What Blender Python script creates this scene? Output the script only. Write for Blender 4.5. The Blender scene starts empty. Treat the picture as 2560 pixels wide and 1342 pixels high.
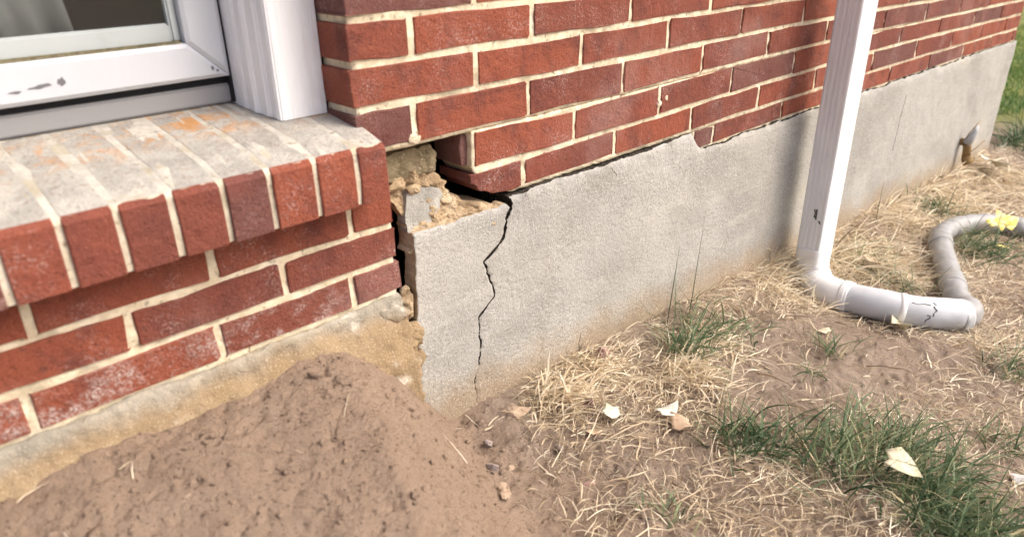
import bpy, math, random
import numpy as np
from mathutils import Vector

rad = math.radians
sc = bpy.context.scene
col = sc.collection
random.seed(7)
rng = np.random.default_rng(11)

# ------------------------------------------------------------------ camera, sky, sun, exposure
cam = bpy.data.cameras.new('camera')
cam.sensor_width = 36.0
cam.lens = 25.621
cam.clip_start = 0.02
cam.clip_end = 500
cam_ob = bpy.data.objects.new('camera', cam)
cam_ob.location = (-0.6853, -0.9730, 0.4574)
cam_ob.rotation_euler = (rad(64.925), rad(0.830), rad(-43.555))
cam.dof.use_dof = True
cam.dof.focus_distance = 1.65
cam.dof.aperture_fstop = 3.4
col.objects.link(cam_ob)
sc.camera = cam_ob

SUN_EL, SUN_AZ = 47.0, 40.0           # azimuth: degrees from the wall's normal (-Y) towards +X
world = bpy.data.worlds.new('World')
sc.world = world
world.use_nodes = True
wn = world.node_tree
bg = wn.nodes['Background']
sky = wn.nodes.new('ShaderNodeTexSky')
sky.sky_type = 'NISHITA'
sky.sun_disc = False
sky.sun_elevation = rad(SUN_EL)
sky.sun_rotation = rad(180 - SUN_AZ)
sky.air_density = 0.7
sky.dust_density = 6.5
sky.ozone_density = 0.3
wn.links.new(sky.outputs[0], bg.inputs[0])
bg.inputs[1].default_value = 0.15

sun = bpy.data.lights.new('sun', 'SUN')
sun.energy = 0.72
sun.angle = rad(45)
sun.color = (1.0, 0.985, 0.955)
sun_ob = bpy.data.objects.new('sun', sun)
sd = Vector((math.sin(rad(SUN_AZ)) * math.cos(rad(SUN_EL)), -math.cos(rad(SUN_AZ)) * math.cos(rad(SUN_EL)), math.sin(rad(SUN_EL))))
sun_ob.rotation_euler = (-sd).to_track_quat('-Z', 'Y').to_euler()
col.objects.link(sun_ob)

sc.view_settings.view_transform = 'Standard'
sc.view_settings.look = 'None'
sc.view_settings.gamma = 1.0
sc.view_settings.exposure = 0.93
sc.view_settings.use_curve_mapping = False

# ------------------------------------------------------------------ numeric helpers
def _hash(ix, iy, iz, seed):
    h = (ix.astype(np.int64) * 374761393 + iy.astype(np.int64) * 668265263 + iz.astype(np.int64) * 2147483647 + seed * 1274126177) & 0xffffffff
    h = ((h ^ (h >> 13)) * 1274126177) & 0xffffffff
    h = (h ^ (h >> 16)) & 0xffffffff
    return h / 4294967295.0 * 2 - 1

def vnoise(x, y, z=0.0, seed=0):
    x, y, z = np.broadcast_arrays(np.asarray(x, float), np.asarray(y, float), np.asarray(z, float))
    ix, iy, iz = np.floor(x), np.floor(y), np.floor(z)
    fx, fy, fz = x - ix, y - iy, z - iz
    fx, fy, fz = [f * f * f * (f * (f * 6 - 15) + 10) for f in (fx, fy, fz)]
    r = 0
    for dx in (0, 1):
        for dy in (0, 1):
            for dz in (0, 1):
                w = (fx if dx else 1 - fx) * (fy if dy else 1 - fy) * (fz if dz else 1 - fz)
                r = r + w * _hash(ix + dx, iy + dy, iz + dz, seed)
    return r

def fbm(x, y, z=0.0, oct=4, seed=0, gain=0.5):
    a, s, r = 1.0, 1.0, 0
    for i in range(oct):
        r = r + a * vnoise(np.asarray(x) * s, np.asarray(y) * s, np.asarray(z) * s, seed + i * 17)
        a *= gain
        s *= 2.03
    return r

def sstep(a, b, x):
    t = np.clip((np.asarray(x, float) - a) / (b - a), 0, 1)
    return t * t * (3 - 2 * t)

# ------------------------------------------------------------------ object helpers
def mesh_obj(name, verts, faces, mats, parent=None, smooth=False, midx=None, link=True):
    me = bpy.data.meshes.new(name)
    me.from_pydata([tuple(map(float, v)) for v in verts], [], faces)
    for m in (mats if isinstance(mats, (list, tuple)) else [mats]):
        me.materials.append(m)
    if midx is not None:
        me.polygons.foreach_set('material_index', np.asarray(midx, np.int32))
    if smooth:
        me.polygons.foreach_set('use_smooth', np.ones(len(me.polygons), bool))
    me.update()
    ob = bpy.data.objects.new(name, me)
    col.objects.link(ob)
    if parent is not None:
        ob.parent = parent
    return ob

def fast_mesh(name, V, F, mats, parent=None, smooth=False, tint=None):
    """V (n,3) array, F (m,k) int array; tint: per-vertex float colour attribute"""
    me = bpy.data.meshes.new(name)
    V = np.ascontiguousarray(V, np.float32)
    F = np.ascontiguousarray(F, np.int32)
    me.vertices.add(len(V))
    me.vertices.foreach_set('co', V.ravel())
    k = F.shape[1]
    me.loops.add(F.size)
    me.loops.foreach_set('vertex_index', F.ravel())
    me.polygons.add(len(F))
    me.polygons.foreach_set('loop_start', np.arange(0, F.size, k, dtype=np.int32))
    me.polygons.foreach_set('loop_total', np.full(len(F), k, np.int32))
    if smooth:
        me.polygons.foreach_set('use_smooth', np.ones(len(F), bool))
    me.update(calc_edges=True)
    me.validate()
    if tint is not None:
        at = me.attributes.new('tint', 'FLOAT', 'POINT')
        at.data.foreach_set('value', np.ascontiguousarray(tint, np.float32))
    for m in (mats if isinstance(mats, (list, tuple)) else [mats]):
        me.materials.append(m)
    ob = bpy.data.objects.new(name, me)
    col.objects.link(ob)
    if parent is not None:
        ob.parent = parent
    return ob

def empty(name, loc=(0, 0, 0), parent=None):
    o = bpy.data.objects.new(name, None)
    o.empty_display_size = 0.05
    o.location = loc
    col.objects.link(o)
    if parent is not None:
        o.parent = parent
    return o

def tag(o, label=None, cat=None, group=None, kind=None):
    if label: o['label'] = label
    if cat: o['category'] = cat
    if group: o['group'] = group
    if kind: o['kind'] = kind
    return o

def box(name, x0, x1, y0, y1, z0, z1, mat, parent=None, bevel=0.0):
    b = bevel
    if b <= 0:
        V = [(x, y, z) for x in (x0, x1) for y in (y0, y1) for z in (z0, z1)]
        F = [(0, 1, 3, 2), (4, 6, 7, 5), (0, 4, 5, 1), (2, 3, 7, 6), (0, 2, 6, 4), (1, 5, 7, 3)]
        return mesh_obj(name, V, F, mat, parent)
    import bmesh
    bm = bmesh.new()
    bmesh.ops.create_cube(bm, size=1)
    for v in bm.verts:
        v.co = ((x0 + x1) / 2 + v.co.x * (x1 - x0), (y0 + y1) / 2 + v.co.y * (y1 - y0), (z0 + z1) / 2 + v.co.z * (z1 - z0))
    bmesh.ops.bevel(bm, geom=bm.edges[:], offset=b, segments=2, affect='EDGES')
    me = bpy.data.meshes.new(name)
    bm.to_mesh(me)
    bm.free()
    me.materials.append(mat)
    o = bpy.data.objects.new(name, me)
    col.objects.link(o)
    if parent is not None:
        o.parent = parent
    return o

# ------------------------------------------------------------------ material helpers
class NT:
    def __init__(s, name):
        s.m = bpy.data.materials.new(name)
        s.m.use_nodes = True
        s.t = s.m.node_tree
        s.b = s.t.nodes['Principled BSDF']
        s.b.inputs['Roughness'].default_value = 0.9
        s.b.inputs['Specular IOR Level'].default_value = 0.25
        s._geo = None
    def n(s, typ, **kw):
        nd = s.t.nodes.new(typ)
        for k, v in kw.items():
            if k.startswith('_'):
                setattr(nd, k[1:], v)
        return nd
    def link(s, a, b):
        s.t.links.new(a, b)
    def pos(s):
        if s._geo is None:
            s._geo = s.t.nodes.new('ShaderNodeNewGeometry')
        return s._geo.outputs['Position']
    def scaled(s, sx, sy, sz, src=None):
        m = s.t.nodes.new('ShaderNodeMapping')
        m.inputs['Scale'].default_value = (sx, sy, sz)
        s.link(src or s.pos(), m.inputs['Vector'])
        return m.outputs[0]
    def noise(s, scale, detail=3, rough=0.55, vec=None, dist=0.0):
        nd = s.t.nodes.new('ShaderNodeTexNoise')
        nd.inputs['Scale'].default_value = scale
        nd.inputs['Detail'].default_value = detail
        nd.inputs['Roughness'].default_value = rough
        nd.inputs['Distortion'].default_value = dist
        s.link(vec or s.pos(), nd.inputs['Vector'])
        return nd.outputs['Fac']
    def voro(s, scale, vec=None, feature='F1', out='Distance'):
        nd = s.t.nodes.new('ShaderNodeTexVoronoi')
        nd.feature = feature
        nd.inputs['Scale'].default_value = scale
        s.link(vec or s.pos(), nd.inputs['Vector'])
        return nd.outputs[out]
    def ramp(s, fac, stops, interp='LINEAR'):
        nd = s.t.nodes.new('ShaderNodeValToRGB')
        cr = nd.color_ramp
        cr.interpolation = interp
        while len(cr.elements) < len(stops):
            cr.elements.new(0.5)
        for e, (p, c) in zip(cr.elements, stops):
            e.position = p
            e.color = (*c, 1) if len(c) == 3 else c
        s.link(fac, nd.inputs[0])
        return nd.outputs[0]
    def maprange(s, fac, a, b, c=0.0, d=1.0):
        nd = s.t.nodes.new('ShaderNodeMapRange')
        nd.interpolation_type = 'SMOOTHSTEP'
        for i, v in zip((1, 2, 3, 4), (a, b, c, d)):
            nd.inputs[i].default_value = v
        s.link(fac, nd.inputs[0])
        return nd.outputs[0]
    def mix(s, fac, a, b, mode='MIX'):
        nd = s.t.nodes.new('ShaderNodeMix')
        nd.data_type = 'RGBA'
        nd.blend_type = mode
        for sock, v in ((nd.inputs[0], fac), (nd.inputs[6], a), (nd.inputs[7], b)):
            if isinstance(v, (int, float)):
                sock.default_value = v
            elif isinstance(v, tuple):
                sock.default_value = (*v, 1) if len(v) == 3 else v
            else:
                s.link(v, sock)
        return nd.outputs[2]
    def math(s, op, a, b=0.0, clamp=False):
        nd = s.t.nodes.new('ShaderNodeMath')
        nd.operation = op
        nd.use_clamp = clamp
        for i, v in enumerate((a, b)):
            if isinstance(v, (int, float)):
                nd.inputs[i].default_value = v
            else:
                s.link(v, nd.inputs[i])
        return nd.outputs[0]
    def objrand(s):
        return s.t.nodes.new('ShaderNodeObjectInfo').outputs['Random']
    def objloc(s):
        return s.t.nodes.new('ShaderNodeObjectInfo').outputs['Location']
    def attr(s, name):
        nd = s.t.nodes.new('ShaderNodeAttribute')
        nd.attribute_name = name
        return nd.outputs['Fac']
    def sep(s, src=None):
        nd = s.t.nodes.new('ShaderNodeSeparateXYZ')
        s.link(src or s.pos(), nd.inputs[0])
        return nd.outputs
    def color(s, c):
        if isinstance(c, tuple):
            s.b.inputs['Base Color'].default_value = (*c, 1)
        else:
            s.link(c, s.b.inputs['Base Color'])
    def bump(s, height, strength=0.5, dist=0.002, chain=None):
        nd = s.t.nodes.new('ShaderNodeBump')
        nd.inputs['Strength'].default_value = strength
        nd.inputs['Distance'].default_value = dist
        s.link(height, nd.inputs['Height'])
        if chain is not None:
            s.link(chain, nd.inputs['Normal'])
        s.link(nd.outputs[0], s.b.inputs['Normal'])
        return nd.outputs[0]
    def rough(s, v):
        if isinstance(v, (int, float)):
            s.b.inputs['Roughness'].default_value = v
        else:
            s.link(v, s.b.inputs['Roughness'])

def mat_brick(name, base, dark, lighten=0.0):
    m = NT(name)
    r = m.objrand()
    c = m.mix(m.maprange(r, 0.0, 1.0), base, dark)
    # a few clinker bricks, burnt purple brown
    c = m.mix(m.math('MULTIPLY', m.math('GREATER_THAN', m.math('FRACT', m.math('MULTIPLY', r, 7.31)), 0.80), 0.75), c, (0.140, 0.068, 0.061))
    blot = m.noise(14, 4, 0.6)
    c = m.mix(m.math('MULTIPLY', m.maprange(blot, 0.46, 0.70), 0.7), c, (0.115, 0.040, 0.034))
    big = m.noise(5.0, 2, 0.5)
    c = m.mix(m.math('MULTIPLY', m.maprange(big, 0.5, 0.7), 0.35), c, (0.30, 0.082, 0.05))
    fine = m.noise(320, 3, 0.7)
    c = m.mix(m.math('MULTIPLY', m.maprange(fine, 0.58, 0.72), 0.5), c, (0.44, 0.19, 0.135))
    c = m.mix(m.math('MULTIPLY', m.maprange(fine, 0.45, 0.30), 0.75), c, (0.075, 0.026, 0.022))
    # lime bloom: white specks gathered in patches
    speck = m.noise(260, 5, 0.8)
    patch = m.noise(9.0, 4, 0.7)
    w = m.math('MULTIPLY', m.maprange(speck, 0.50, 0.68), m.maprange(patch, 0.47, 0.70))
    c = m.mix(m.math('MULTIPLY', w, 0.80), c, (0.60, 0.50, 0.47))
    c = m.mix(m.math('MULTIPLY', m.maprange(m.noise(3.1, 4, 0.6), 0.52, 0.70), 0.22), c, (0.42, 0.30, 0.27))
    xx, yy_, zz_ = m.sep()
    low = m.math('MULTIPLY', m.maprange(zz_, -0.035, -0.10), m.maprange(xx, -0.12, -0.22))
    w3 = m.math('MULTIPLY', low, m.math('MULTIPLY', m.maprange(m.noise(15, 4, 0.7), 0.44, 0.62), m.maprange(speck, 0.40, 0.60)))
    c = m.mix(m.math('MULTIPLY', w3, 0.85), c, (0.58, 0.52, 0.48))
    soot = m.math('MULTIPLY', m.maprange(m.noise(16, 3, 0.6, dist=1.0), 0.66, 0.78), 0.6)
    c = m.mix(soot, c, (0.05, 0.035, 0.035))
    m.color(c)
    n1 = m.bump(fine, 0.8, 0.003)
    m.bump(m.noise(60, 4, 0.6), 0.7, 0.006, n1)
    m.rough(0.88)
    return m.m

def mat_mortar(name, a=(0.78, 0.695, 0.52), b=(0.62, 0.53, 0.37)):
    m = NT(name)
    n = m.noise(38, 4, 0.65)
    c = m.mix(m.maprange(n, 0.35, 0.65), a, b)
    c = m.mix(m.math('MULTIPLY', m.maprange(m.noise(9, 3, 0.6), 0.55, 0.75), 0.6), c, (0.75, 0.70, 0.60))
    c = m.mix(m.math('MULTIPLY', m.maprange(m.noise(85, 3, 0.6), 0.59, 0.70), 0.75), c, (0.21, 0.165, 0.11))
    c = m.mix(m.math('MULTIPLY', m.maprange(m.noise(13, 3, 0.6, dist=.5), 0.54, 0.66), 0.6), c, (0.36, 0.31, 0.21))
    m.color(c)
    n1 = m.bump(m.noise(260, 4, 0.7), 0.6, 0.002)
    m.bump(m.noise(70, 3, 0.6), 0.6, 0.004, n1)
    m.rough(0.95)
    return m.m

def mat_stucco():
    m = NT('grey_stucco')
    x, y, z = m.sep()
    c = m.mix(m.maprange(m.noise(2.2, 4, 0.6), 0.35, 0.65), (0.305, 0.30, 0.278), (0.405, 0.40, 0.375))
    c = m.mix(m.math('MULTIPLY', m.maprange(m.noise(11, 4, 0.65), 0.5, 0.7), 0.35), c, (0.275, 0.26, 0.22))
    c = m.mix(m.math('MULTIPLY', m.maprange(m.noise(1.3, 3, 0.5, vec=m.scaled(1, 1, 1.8)), 0.48, 0.66), 0.45), c, (0.50, 0.475, 0.41))
    tr = m.noise(1.0, 4, 0.6, vec=m.scaled(5, 5, 26))
    c = m.mix(m.math('MULTIPLY', m.maprange(tr, 0.52, 0.68), 0.22), c, (0.56, 0.54, 0.48))
    # splashed earth above the ground line, following the falling grade
    grade = m.math('ADD', z, m.math('MULTIPLY', x, 0.056))
    g2 = m.math('ADD', grade, m.math('MULTIPLY', m.noise(9, 5, 0.65), 0.16))
    c = m.mix(m.math('MULTIPLY', m.maprange(g2, -0.225, -0.345), 0.8), c, (0.33, 0.245, 0.15))
    # fine sand grain
    gr = m.noise(300, 3, 0.7)
    c = m.mix(m.math('MULTIPLY', m.maprange(gr, 0.54, 0.70), 0.6), c, (0.70, 0.67, 0.60))
    c = m.mix(m.math('MULTIPLY', m.maprange(gr, 0.46, 0.30), 0.7), c, (0.12, 0.11, 0.09))
    m.color(c)
    n1 = m.bump(gr, 0.6, 0.003)
    m.bump(m.noise(95, 3, 0.6), 0.45, 0.006, n1)
    m.rough(0.95)
    return m.m

def mat_rubble(name, cols, scale=18, bumpd=0.008):
    m = NT(name)
    c = m.ramp(m.noise(scale, 5, 0.65), [(0.3, cols[0]), (0.5, cols[1]), (0.68, cols[2])])
    c = m.mix(m.math('MULTIPLY', m.maprange(m.noise(300, 3, 0.65), 0.56, 0.7), 0.55), c, (0.62, 0.53, 0.40))
    c = m.mix(m.math('MULTIPLY', m.maprange(m.noise(130, 4, 0.65, dist=.6), 0.60, 0.70), 0.8), c, (0.09, 0.065, 0.04))
    m.color(c)
    n1 = m.bump(m.noise(300, 3, 0.7), 0.7, 0.003)
    m.bump(m.noise(70, 5, 0.65), 0.8, bumpd, n1)
    m.rough(1.0)
    return m.m

M = {}
M['brick'] = mat_brick('red_brick', (0.272, 0.078, 0.044), (0.180, 0.058, 0.041))
M['mortar'] = mat_mortar('cream_mortar')
M['stucco'] = mat_stucco()
M['broken'] = mat_rubble('broken_concrete', [(0.26, 0.18, 0.10), (0.42, 0.31, 0.19), (0.56, 0.46, 0.32)])
M['olive'] = mat_rubble('olive_mortar', [(0.15, 0.12, 0.07), (0.22, 0.18, 0.11), (0.30, 0.25, 0.16)], 22, 0.004)
M['cinder'] = mat_rubble('grey_cinder', [(0.24, 0.235, 0.21), (0.32, 0.31, 0.28), (0.40, 0.39, 0.35)], 30, 0.003)
M['crack_shade'] = mat_rubble('painted_crack_shade', [(0.012, 0.010, 0.008), (0.03, 0.025, 0.02), (0.05, 0.04, 0.03)])  # near-black stands in for shade inside the crack and under the bricks
M['room'] = NT('dim_room'); M['room'].color((0.20, 0.20, 0.225)); M['room'] = M['room'].m
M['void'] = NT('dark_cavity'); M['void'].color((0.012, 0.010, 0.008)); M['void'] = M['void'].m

def mat_band():
    m = NT('ochre_stained_footing')
    x, y, z = m.sep()
    n = m.noise(7, 5, 0.65)
    c = m.mix(m.maprange(n, 0.38, 0.62), (0.40, 0.365, 0.295), (0.26, 0.24, 0.195))
    h = m.math('ADD', z, m.math('MULTIPLY', m.noise(6, 4, 0.6), 0.10))
    c = m.mix(m.math('MULTIPLY', m.maprange(h, -0.075, -0.115), 0.75), c, (0.27, 0.175, 0.08))
    c = m.mix(m.math('MULTIPLY', m.maprange(m.noise(12, 4, 0.6), 0.57, 0.70), 0.7), c, (0.70, 0.66, 0.57))
    c = m.mix(m.math('MULTIPLY', m.maprange(m.noise(75, 4, 0.7), 0.60, 0.70), 0.6), c, (0.17, 0.11, 0.06))
    c = m.mix(m.math('MULTIPLY', m.maprange(m.noise(330, 3, 0.7), 0.56, 0.68), 0.5), c, (0.68, 0.58, 0.42))
    m.color(c)
    n1 = m.bump(m.noise(280, 3, 0.7), 0.6, 0.0025)
    m.bump(m.noise(55, 4, 0.6), 0.7, 0.006, n1)
    m.rough(1.0)
    return m.m
M['band'] = mat_band()

def mat_silltop():
    m = NT('whitewashed_sill_top')
    x, y, z = m.sep()
    c = m.mix(m.maprange(m.noise(16, 4, 0.65), 0.35, 0.65), (0.44, 0.42, 0.375), (0.33, 0.315, 0.285))
    c = m.mix(m.math('MULTIPLY', m.maprange(m.noise(9, 3, 0.6), 0.55, 0.7), 0.6), c, (0.56, 0.53, 0.46))
    c = m.mix(m.math('MULTIPLY', m.maprange(m.noise(120, 4, 0.7), 0.52, 0.68), 0.6), c, (0.27, 0.20, 0.15))
    # rust run-off under the sash
    rs = m.math('MULTIPLY', m.maprange(m.noise(19, 5, 0.7, dist=.6), 0.46, 0.66), m.math('MULTIPLY', m.maprange(y, 0.01, 0.14), m.maprange(y, 0.30, 0.19)))
    c = m.mix(m.math('MULTIPLY', rs, 0.8), c, (0.52, 0.24, 0.06))
    m.color(c)
    n1 = m.bump(m.noise(300, 3, 0.7), 0.8, 0.003)
    m.bump(m.noise(45, 3, 0.6), 0.8, 0.006, n1)
    return m.m
M['silltop'] = mat_silltop()

def mat_paint(name, colr, dirt=0.25, rough=0.45, grain=None):
    m = NT(name)
    c = m.mix(m.math('MULTIPLY', m.maprange(m.noise(9, 4, 0.65), 0.5, 0.75), dirt), colr, tuple(v * 0.7 for v in colr))
    c = m.mix(m.math('MULTIPLY', m.maprange(m.noise(130, 4, 0.7), 0.66, 0.75), dirt), c, (0.16, 0.14, 0.11))
    m.color(c)
    if grain:
        g = m.noise(1.0, 3, 0.6, vec=m.scaled(*grain))
        m.bump(g, 0.9, 0.004)
    else:
        m.bump(m.noise(90, 3, 0.6), 0.12, 0.002)
    m.rough(rough)
    m.b.inputs['Specular IOR Level'].default_value = 0.4
    return m.m
M['white'] = mat_paint('white_window_paint', (0.54, 0.565, 0.60), 0.14)
M['trim'] = mat_paint('white_trim_paint', (0.80, 0.81, 0.83), 0.12, 0.5, grain=(160, 160, 6))
M['bead'] = mat_paint('weathered_bead', (0.44, 0.48, 0.48), 0.35, 0.6)
M['subsill'] = mat_paint('grey_subsill', (0.27, 0.27, 0.275), 0.4, 0.7)
M['gap_shade'] = NT('black_gap_shade'); M['gap_shade'].color((0.015, 0.015, 0.018)); M['gap_shade'].rough(0.6); M['gap_shade'] = M['gap_shade'].m
M['grime'] = mat_rubble('mouldy_grime', [(0.10, 0.09, 0.05), (0.16, 0.14, 0.08), (0.24, 0.22, 0.13)], 60, 0.002)
M['chip'] = NT('worn_paint_mark'); M['chip'].color((0.16, 0.16, 0.17)); M['chip'] = M['chip'].m
M['spout'] = mat_paint('white_spout_metal', (0.86, 0.87, 0.88), 0.10, 0.4, grain=(200, 420, 7))
M['elbow'] = mat_paint('white_elbow_plastic', (0.82, 0.82, 0.80), 0.45, 0.45)
M['tape'] = mat_paint('silver_grey_pipe', (0.54, 0.56, 0.58), 0.4, 0.38)
M['hose'] = mat_paint('grey_duct_tape', (0.31, 0.31, 0.305), 0.6, 0.38)
M['mark'] = NT('black_marker'); M['mark'].color((0.012, 0.012, 0.012)); M['mark'] = M['mark'].m

g = NT('window_glass')
g.color((0.9, 0.95, 0.95)); g.rough(0.08)
g.b.inputs['Transmission Weight'].default_value = 1.0
g.b.inputs['Specular IOR Level'].default_value = 0.5
M['glass'] = g.m
cu = NT('reflection_grey'); cu.color(cu.mix(cu.maprange(cu.noise(3, 3), .3, .7), (0.46, 0.46, 0.45), (0.58, 0.58, 0.56))); M['reflection_panel'] = cu.m

# ------------------------------------------------------------------ ground height
def ground_z(x, y):
    x = np.asarray(x, float); y = np.asarray(y, float)
    z = np.interp(x, [-1, .02, .43, .93, 1.49, 2.18, 2.86, 3.37, 4, 8, 200], [-.43, -.437, -.45, -.48, -.509, -.553, -.598, -.616, -.64, -.72, -1.2])
    k = .04 + .10 * sstep(.3, 1.3, x) * (1 - sstep(3, 4, x))
    d = np.clip(-y, 0, .9)
    z = z - k * d - .03 * sstep(0, .12, d) * sstep(.6, 1.3, x)
    # heaped earth in front of the window bay
    s = (x - .02) * -.944 + (y + .015) * .33
    h = np.interp(s, [-.12, -.08, -.04, 0, .04, .08, .12, .18, .26, .40, .7, 1.2], [0, 0, .004, .030, .092, .158, .207, .245, .262, .266, .258, .245])
    h = h + .016 * np.exp(-((s - .20) / .09) ** 2)
    z = z + h - .12 * np.clip(-y, 0, 1.2) * sstep(0, .25, s)
    # washed-out hollow under the elbow
    z = z - .042 * np.exp(-((x - 1.385) ** 2 + (y + .16) ** 2) / .02) - .02 * np.exp(-((x - 1.41) ** 2 + (y + .34) ** 2) / .02)
    return z

def ground_detail(x, y):
    near = sstep(9, 3, x) * sstep(-4, -2, y)
    s = (np.asarray(x) - .02) * -.944 + (np.asarray(y) + .015) * .33
    mound = sstep(-.05, .1, s)
    d = fbm(x * 9, y * 9, 0, 3, 3) * .010
    lumps = fbm(x * 46, y * 46, 0, 4, 9, .62)
    d = d * (1 - .35 * mound) + lumps * (.0034 - .0018 * mound)
    pits = np.clip(fbm(x * 60, y * 60, 0, 3, 21) - .35, 0, 1)
    d = d - pits * (.009 + .004 * mound * sstep(-.16, -.05, y))
    return d * near

# ------------------------------------------------------------------ ground sheet
def axis_pts(segs):
    out = []
    for a, b, st in segs:
        n = max(1, int(round((b - a) / st)))
        out += list(np.linspace(a, b, n, endpoint=False))
    out.append(segs[-1][1])
    return np.array(out)
gx = axis_pts([(-200, -20, 30), (-20, -3, 2.5), (-3, -.9, .12), (-.9, 1.0, .0065), (1.0, 2.0, .010), (2.0, 4.5, .022), (4.5, 9, .12), (9, 30, 1.5), (30, 200, 25)])
gy = axis_pts([(-200, -20, 30), (-20, -3, 2.5), (-3, -1.1, .08), (-1.1, .03, .0065), (.03, .5, .05), (.5, 4, .2), (4, 30, 2.5), (30, 200, 25)])
GX, GY = np.meshgrid(gx, gy, indexing='ij')
GZ = ground_z(GX, GY) + ground_detail(GX, GY)
nxg, nyg = GX.shape
idx = np.arange(nxg * nyg).reshape(nxg, nyg)
GF = np.stack([idx[:-1, :-1], idx[1:, :-1], idx[1:, 1:], idx[:-1, 1:]], -1).reshape(-1, 4)

def mat_ground():
    m = NT('bare_soil')
    x, y, z = m.sep()
    c = m.ramp(m.noise(6, 5, 0.65), [(0.3, (0.33, 0.25, 0.19)), (0.5, (0.41, 0.32, 0.25)), (0.7, (0.48, 0.385, 0.305))])
    # redder fresh earth towards the window bay
    mound = m.maprange(m.math('ADD', x, m.math('MULTIPLY', m.noise(8, 3), 0.16)), 0.24, 0.02)
    c = m.mix(m.math('MULTIPLY', mound, 0.55), c, (0.55, 0.39, 0.275))
    c = m.mix(m.math('MULTIPLY', m.maprange(m.noise(38, 6, 0.75), 0.54, 0.68), 0.40), c, (0.25, 0.175, 0.12))
    c = m.mix(m.math('MULTIPLY', m.maprange(m.noise(190, 4, 0.75), 0.55, 0.68), 0.65), c, (0.52, 0.40, 0.30))
    c = m.mix(m.math('MULTIPLY', m.maprange(m.noise(130, 5, 0.75, dist=.15), 0.57, 0.66), 0.85), c, (0.095, 0.062, 0.045))
    lawn = m.maprange(m.math('ADD', x, m.math('MULTIPLY', m.noise(1.7, 4, 0.6), 1.6)), 4.7, 5.6)
    gcol = m.mix(m.maprange(m.noise(2.5, 4), .35, .65), (0.10, 0.17, 0.035), (0.28, 0.30, 0.07))
    c = m.mix(m.math('MULTIPLY', lawn, 0.8), c, gcol)
    m.color(c)
    n1 = m.bump(m.noise(260, 4, 0.8), 1.0, 0.006)
    n2 = m.bump(m.noise(120, 6, 0.8), 1.0, 0.010, n1)
    m.rough(1.0)
    m.b.inputs['Specular IOR Level'].default_value = 0.1
    return m.m
M['ground'] = mat_ground()
ground = fast_mesh('ground', np.stack([GX, GY, GZ], -1).reshape(-1, 3), GF, M['ground'], smooth=True)
tag(ground, 'bare brown earth sloping along the house wall', kind='structure')

# ------------------------------------------------------------------ the house
house = empty('brick_house', (0, 0, -0.45))
tag(house, 'red brick house with a cracked grey stucco foundation and a white window', 'house')
def hpart(name):
    return empty(name, (0, 0, 0.45), house)      # local offset puts the part's origin at world zero

# slab whose front is a relief: xl/xr left and right edge as functions of z, ztop as a function of x
def relief_slab(name, xl, xr, z0, ztop, nx, nz, yf, thick, mats, parent, side_mat=0, spow=1.0, smooth=True, tz=None):
    s = np.linspace(0, 1, nx) ** spow
    t = np.linspace(0, 1, nz) if tz is None else tz
    nz = len(t)
    S, T = np.meshgrid(s, t, indexing='ij')
    zn = z0 + T * (ztop(xl(np.zeros(1)) + S * (xr(np.zeros(1)) - xl(np.zeros(1)))) - z0)
    X = xl(zn) + S * (xr(zn) - xl(zn))
    Z = z0 + T * (ztop(X) - z0)
    Y = yf(X, Z)
    V = np.stack([X, Y, Z], -1).reshape(-1, 3)
    VB = V.copy()
    VB[:, 1] = thick if np.isscalar(thick) else 0
    if not np.isscalar(thick):
        VB[:, 1] = thick(V[:, 0], V[:, 2])
    n = len(V)
    idx = np.arange(n).reshape(nx, nz)
    F = np.stack([idx[:-1, :-1], idx[1:, :-1], idx[1:, 1:], idx[:-1, 1:]], -1).reshape(-1, 4)
    loop = list(idx[:, 0]) + list(idx[-1, 1:]) + list(idx[-2::-1, -1]) + list(idx[0, -2:0:-1])
    L = np.array(loop); L2 = np.roll(L, -1)
    side = np.stack([L2, L, L + n, L2 + n], -1)
    back = F[:, ::-1] + n
    FF = np.concatenate([F, side, back])
    ob = fast_mesh(name, np.concatenate([V, VB]), FF, mats, parent)
    me = ob.data
    mi = np.zeros(len(FF), np.int32); mi[len(F):] = side_mat
    sm = np.zeros(len(FF), bool); sm[:len(F)] = smooth
    if len(me.polygons) == len(FF):
        me.polygons.foreach_set('material_index', mi)
        me.polygons.foreach_set('use_smooth', sm)
    return ob

def const(v):
    return lambda a: np.full(np.shape(np.asarray(a, float)), float(v))

# ---- bed joints of the brickwork: height along x, as the courses really wander
BX = np.array([-.1, .15, .45, .75, 1.05, 1.4, 1.9, 2.4, 2.9, 3.6])
BED = {
    -1: np.array([-.060, -.060, -.060, -.056, -.053, -.051, -.056, -.060, -.063, -.072]),
    0: np.array([-.002, -.001, -.001, .000, .003, .005, .004, .001, -.004, -.015]),
    1: np.array([.058, .058, .059, .063, .067, .070, .071, .070, .061, .050]),
    2: np.array([.134, .132, .128, .135, .138, .140, .136, .129, .124, .116]),
    3: np.array([.205, .204, .205, .205, .207, .206, .202, .195, .190, .182]),
    4: np.array([.272, .271, .272, .274, .274, .273, .268, .262, .256, .248]),
    5: np.array([.339, .338, .338, .341, .341, .340, .335, .328, .322, .314]),
}
for k in range(6, 11):
    BED[k] = BED[5] + .0675 * (k - 5)
def bed(k, x):
    return float(np.interp(x, BX, BED[k]))
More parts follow.
